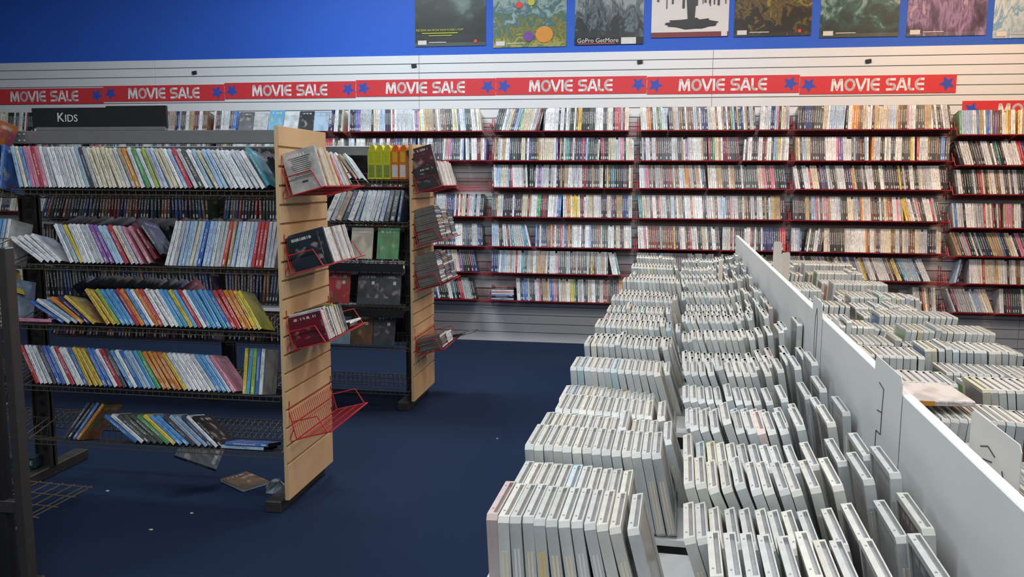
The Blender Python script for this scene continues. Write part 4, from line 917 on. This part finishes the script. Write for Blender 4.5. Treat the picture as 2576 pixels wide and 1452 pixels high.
for ci, (ua, ub, vs0) in enumerate(COLS):
    nrow = int((5.93-vs0)/.165)
    for r in range(1, nrow+1):
        v = vs0+(r-1)*.165
        dz = .0 if r in HIGH[ci] else random.choice((-.034, -.04, -.03, -.022))
        zb = .745+dz+(0 if ci < 2 else -.004)
        w = ub-ua; key = round(w, 3)
        if key not in step_me:
            q = MB(); q.box(0, w, 0, .156, -.012, 0); step_me[key] = q.mesh('row_step', [M_WHITE])
        link('row_step', step_me[key], t, Tr(ua, v-.002, zb-.0005))
        # leans: aisle bin fans from nearly upright to slumped; the divider bin slumps towards the aisle
        if ci == 0:
            full = random.uniform(.80, .97) if r not in (1, 3) else (.76, .9)[r == 3]; l0, l1 = random.uniform(2, 7), random.uniform(14, 24)
            if r in (6,): l0, l1 = 8, 34
        elif ci == 1: full = random.uniform(.86, 1.0); l0, l1 = random.uniform(18, 28), random.uniform(6, 14)
        elif ci == 2: full = random.uniform(.7, .98); l0, l1 = random.uniform(-12, 8), random.uniform(-24, 10)
        else: full = random.uniform(.75, 1); l0, l1 = random.uniform(-8, 10), random.uniform(-14, 12)
        if ci == 1 and r == 1: l0, l1, full = 12, 9, 1.0
        off = 0 if ci != 1 else random.uniform(0, .03)
        i = 0; end = ua+w*full; prev = None; px = ua+off
        if ci == 1: end = ub
        while True:
            fr = min(1, max(0, (px-ua)/w)); ln = R(l0+(l1-l0)*fr+random.uniform(-1, 1)); rise = 0; g = random.uniform(.0004, .0016)
            if ci == 1 and fr > .5: k_ = (fr-.5)/.5; ln *= 1-.8*k_; rise = .055*k_; g = random.uniform(.002, .012) if fr < .66 else random.uniform(.006, .036)
            if ci == 1 and r == 1: g += .0045
            if ci == 2 and ln > 0: ln = min(ln, math.asin(max(.0, min(.9, (px+KT-.406)/KH))))
            if ln > 0: ln = min(ln, math.asin(max(.0, min(.9, (px+KT-ua+.03)/KH))))
            if ln < 0: ln = -min(-ln, math.asin(max(.0, min(.9, (ub+.03-px-KT)/KH))))
            if prev is None: px = px if ln >= 0 else px+KT/math.cos(ln)
            pull = random.random(); zj = rise+(random.uniform(.006, .018) if pull > .95 else 0)
            if prev is not None:
                d_ = (pz-zj) if ln > 0 else (zj-pz); px += clear_step(prev, KT, ln, KT, KH)+g+max(0, d_)*abs(math.tan(ln))
            if px+(KT/math.cos(ln) if ln >= 0 else 0) > end: break
            M = Tr(px, v+random.uniform(-.003, .004), zb+zj) @ Rz(R(random.uniform(-.15, .15))) @ lean_mat(ln, KT)
            i += 1; allk.append((v+(.0 if ci < 2 else .5)+(.25 if ci == 3 else 0), ci, r, i, M)); prev = ln; lastp = px; pz = zj
        if ci == 1 and random.random() < .75:                    # one stands flat against the divider board
            q = ub-KT-.0006
            if abs(prev) < .12 and q > lastp+KT+.003:
                i += 1; allk.append((v, ci, r, i, Tr(q, v+random.uniform(-.003, .004), zb+.05)))
        if ci == 0 and (random.random() < .8 or r == 1) and lastp < ub-.05:     # one slumped case in the gap
            i += 1; allk.append((v, ci, r, i, Tr(max(px, lastp+KT*1.25)+.004+random.random()*.008, v, zb) @ lean_mat(prev, KT)))
allk.sort(key=lambda q: (q[0], q[1], q[2], q[3]))
for n, (_, ci, r, i, M) in enumerate(allk):
    col = random.choice(KCOL); kk = random.uniform(.9, 1.08); col = tuple(c*kk for c in col); inm = random.choice(list(ICOL)); ik = random.uniform(.7, 1.2); icol = tuple(c*ik for c in ICOL[inm]); sp = random.random()
    if ci >= 2 and i == 1 and random.random() < .6: inm = 'bright'; icol = random.choice(((.4, .16, .05), (.12, .22, .08), (.03, .03, .05), (.3, .08, .08), (.1, .16, .3)))
    tint = random.random()
    if tint > .955: col = tuple(a*b for a, b in zip(col, random.choice(((1.1, .86, .86), (.85, 1.0, 1.12), (1.08, 1.0, .75), (.86, 1.05, .95)))))
    if n < 300:
        o = link('disc_case', KM, None, TT @ M); o.color = (*col, 1)
        q = link('insert', IM, o); q.color = (*icol, 1)
        si = 0 if sp < .4 else 1 if sp < .55 else 2 if sp < .63 else 3 if sp < .72 else None
        if si is not None: link('tag_strip', SM[si], o)
        d = {0: 'with cream tag strips', 1: 'with cream tag strips', 2: 'with yellow tag strips', 3: 'with white tag strips', None: 'with plain spine'}[si]
        side = 'aisle' if ci == 0 else 'bin partition' if ci == 1 else 'divider'
        tag(o, 'frosted disc case %s, %s from %s, %s row, %s' % (d, nth(i), side, nth(r), ('aisle-side bin', 'inner bin', 'bin past divider', 'outer bin')[ci]), 'disc case', 'frosted disc cases in the bin table')
    else:
        sd += 1; sh = random.uniform(.85, 1.1); add_keeper(mass, TT @ M, col, tuple(c*sh for c in col), icol, (sd*.618034) % 1, sp < .55)
o = mass.build('binned_disc_cases', [M_FROST_A, M_FSPINE_A, M_SLOT, M_COVER_A, M_CREAM], attr=True); tag(o, 'crowded rows of frosted disc cases filling the far bins', 'disc cases', kind='stuff')
# flat disc lying on the cases beyond the divider
o = case_obj('cd_case', TT @ Tr(.50, 1.86, .912) @ Rz(R(6)) @ Rx(R(2)) @ Tr(.125, 0, 0) @ Ry(R(-90)), .0115, .142, .125, (.62, .58, .56), 'white and red disc case with orange spine end, lying flat on the bins', 'disc case', None, 'pale')
s = MB(); s.box(.0006, .0109, -.0006, 0, .082, .118); s.build('orange_sticker', M_PORANGE, o)
# writing on the cards: joined strokes
def card(u, v, w, z0, z1, lab, marks, rz=0.0, thick=.0016):
    t_ = empty('genre_card', (0, 0, 0)); t_.matrix_world = TT @ Tr(u, v, z0) @ Rz(rz); h = z1-z0
    q = MB(); c = .01; P = [(0, 0), (w, 0), (w, h-c), (w-c, h), (c, h), (0, h-c)]
    q.face([(0, a, b) for a, b in P][::-1]); q.face([(thick, a, b) for a, b in P])
    for k in range(6): a, b = P[k], P[(k+1) % 6]; q.face([(0, *a), (thick, *a), (thick, *b), (0, *b)])
    q.build('card', M_WHITE, t_)
    if marks:
        q = MB()
        for ln in marks: q.tube([(-.0004, a*w, b*h) for a, b in ln], .0011, 4)
        m_ = q.build('marker_writing', M_INK, t_); m_['kind'] = 'stuff'
    tag(t_, lab, 'card', 'white genre cards in the bins')
card(.3825, 1.50, .2, .80, 1.05, 'white card with outlined marker letters standing at the divider', [[(.78, .82), (.6, .8), (.62, .62), (.8, .6)], [(.62, .62), (.62, .45), (.8, .44)], [(.8, .44), (.8, .28), (.74, .26)]])
card(.3825, 2.33, .16, .80, 1.062, 'white card with one tall oval drawn, further along the divider', [[(.5, .9), (.62, .8), (.64, .5), (.55, .28), (.42, .4), (.4, .75), (.5, .9)]])
card(.50, 1.30, .215, .80, 1.0, 'white card with columns of marker scribble beyond the divider', [[(.75, .75), (.6, .8), (.45, .76)], [(.7, .66), (.5, .7)], [(.72, .58), (.5, .55), (.52, .4), (.7, .42)], [(.6, .58), (.6, .2)], [(.7, .3), (.5, .3)], [(.3, .7), (.2, .56), (.2, .44)], [(.3, .42), (.2, .38), (.22, .2)], [(.68, .5), (.52, .48)], [(.72, .22), (.52, .2)]])
card(.47, 2.55, .12, .82, .975, 'small blank white card beyond the divider, mid table', [])
card(.49, 4.2, .07, .82, 1.045, 'tall blank white card leaning beyond the divider near table end', [], R(-40)); card(.52, 4.85, .05, .82, 1.055, 'tall blank white card at the far end beyond divider', [], R(-70))
card(.20, 4.3, .12, .80, .99, 'thin white card edge-on among aisle-facing bins', [], R(-12))
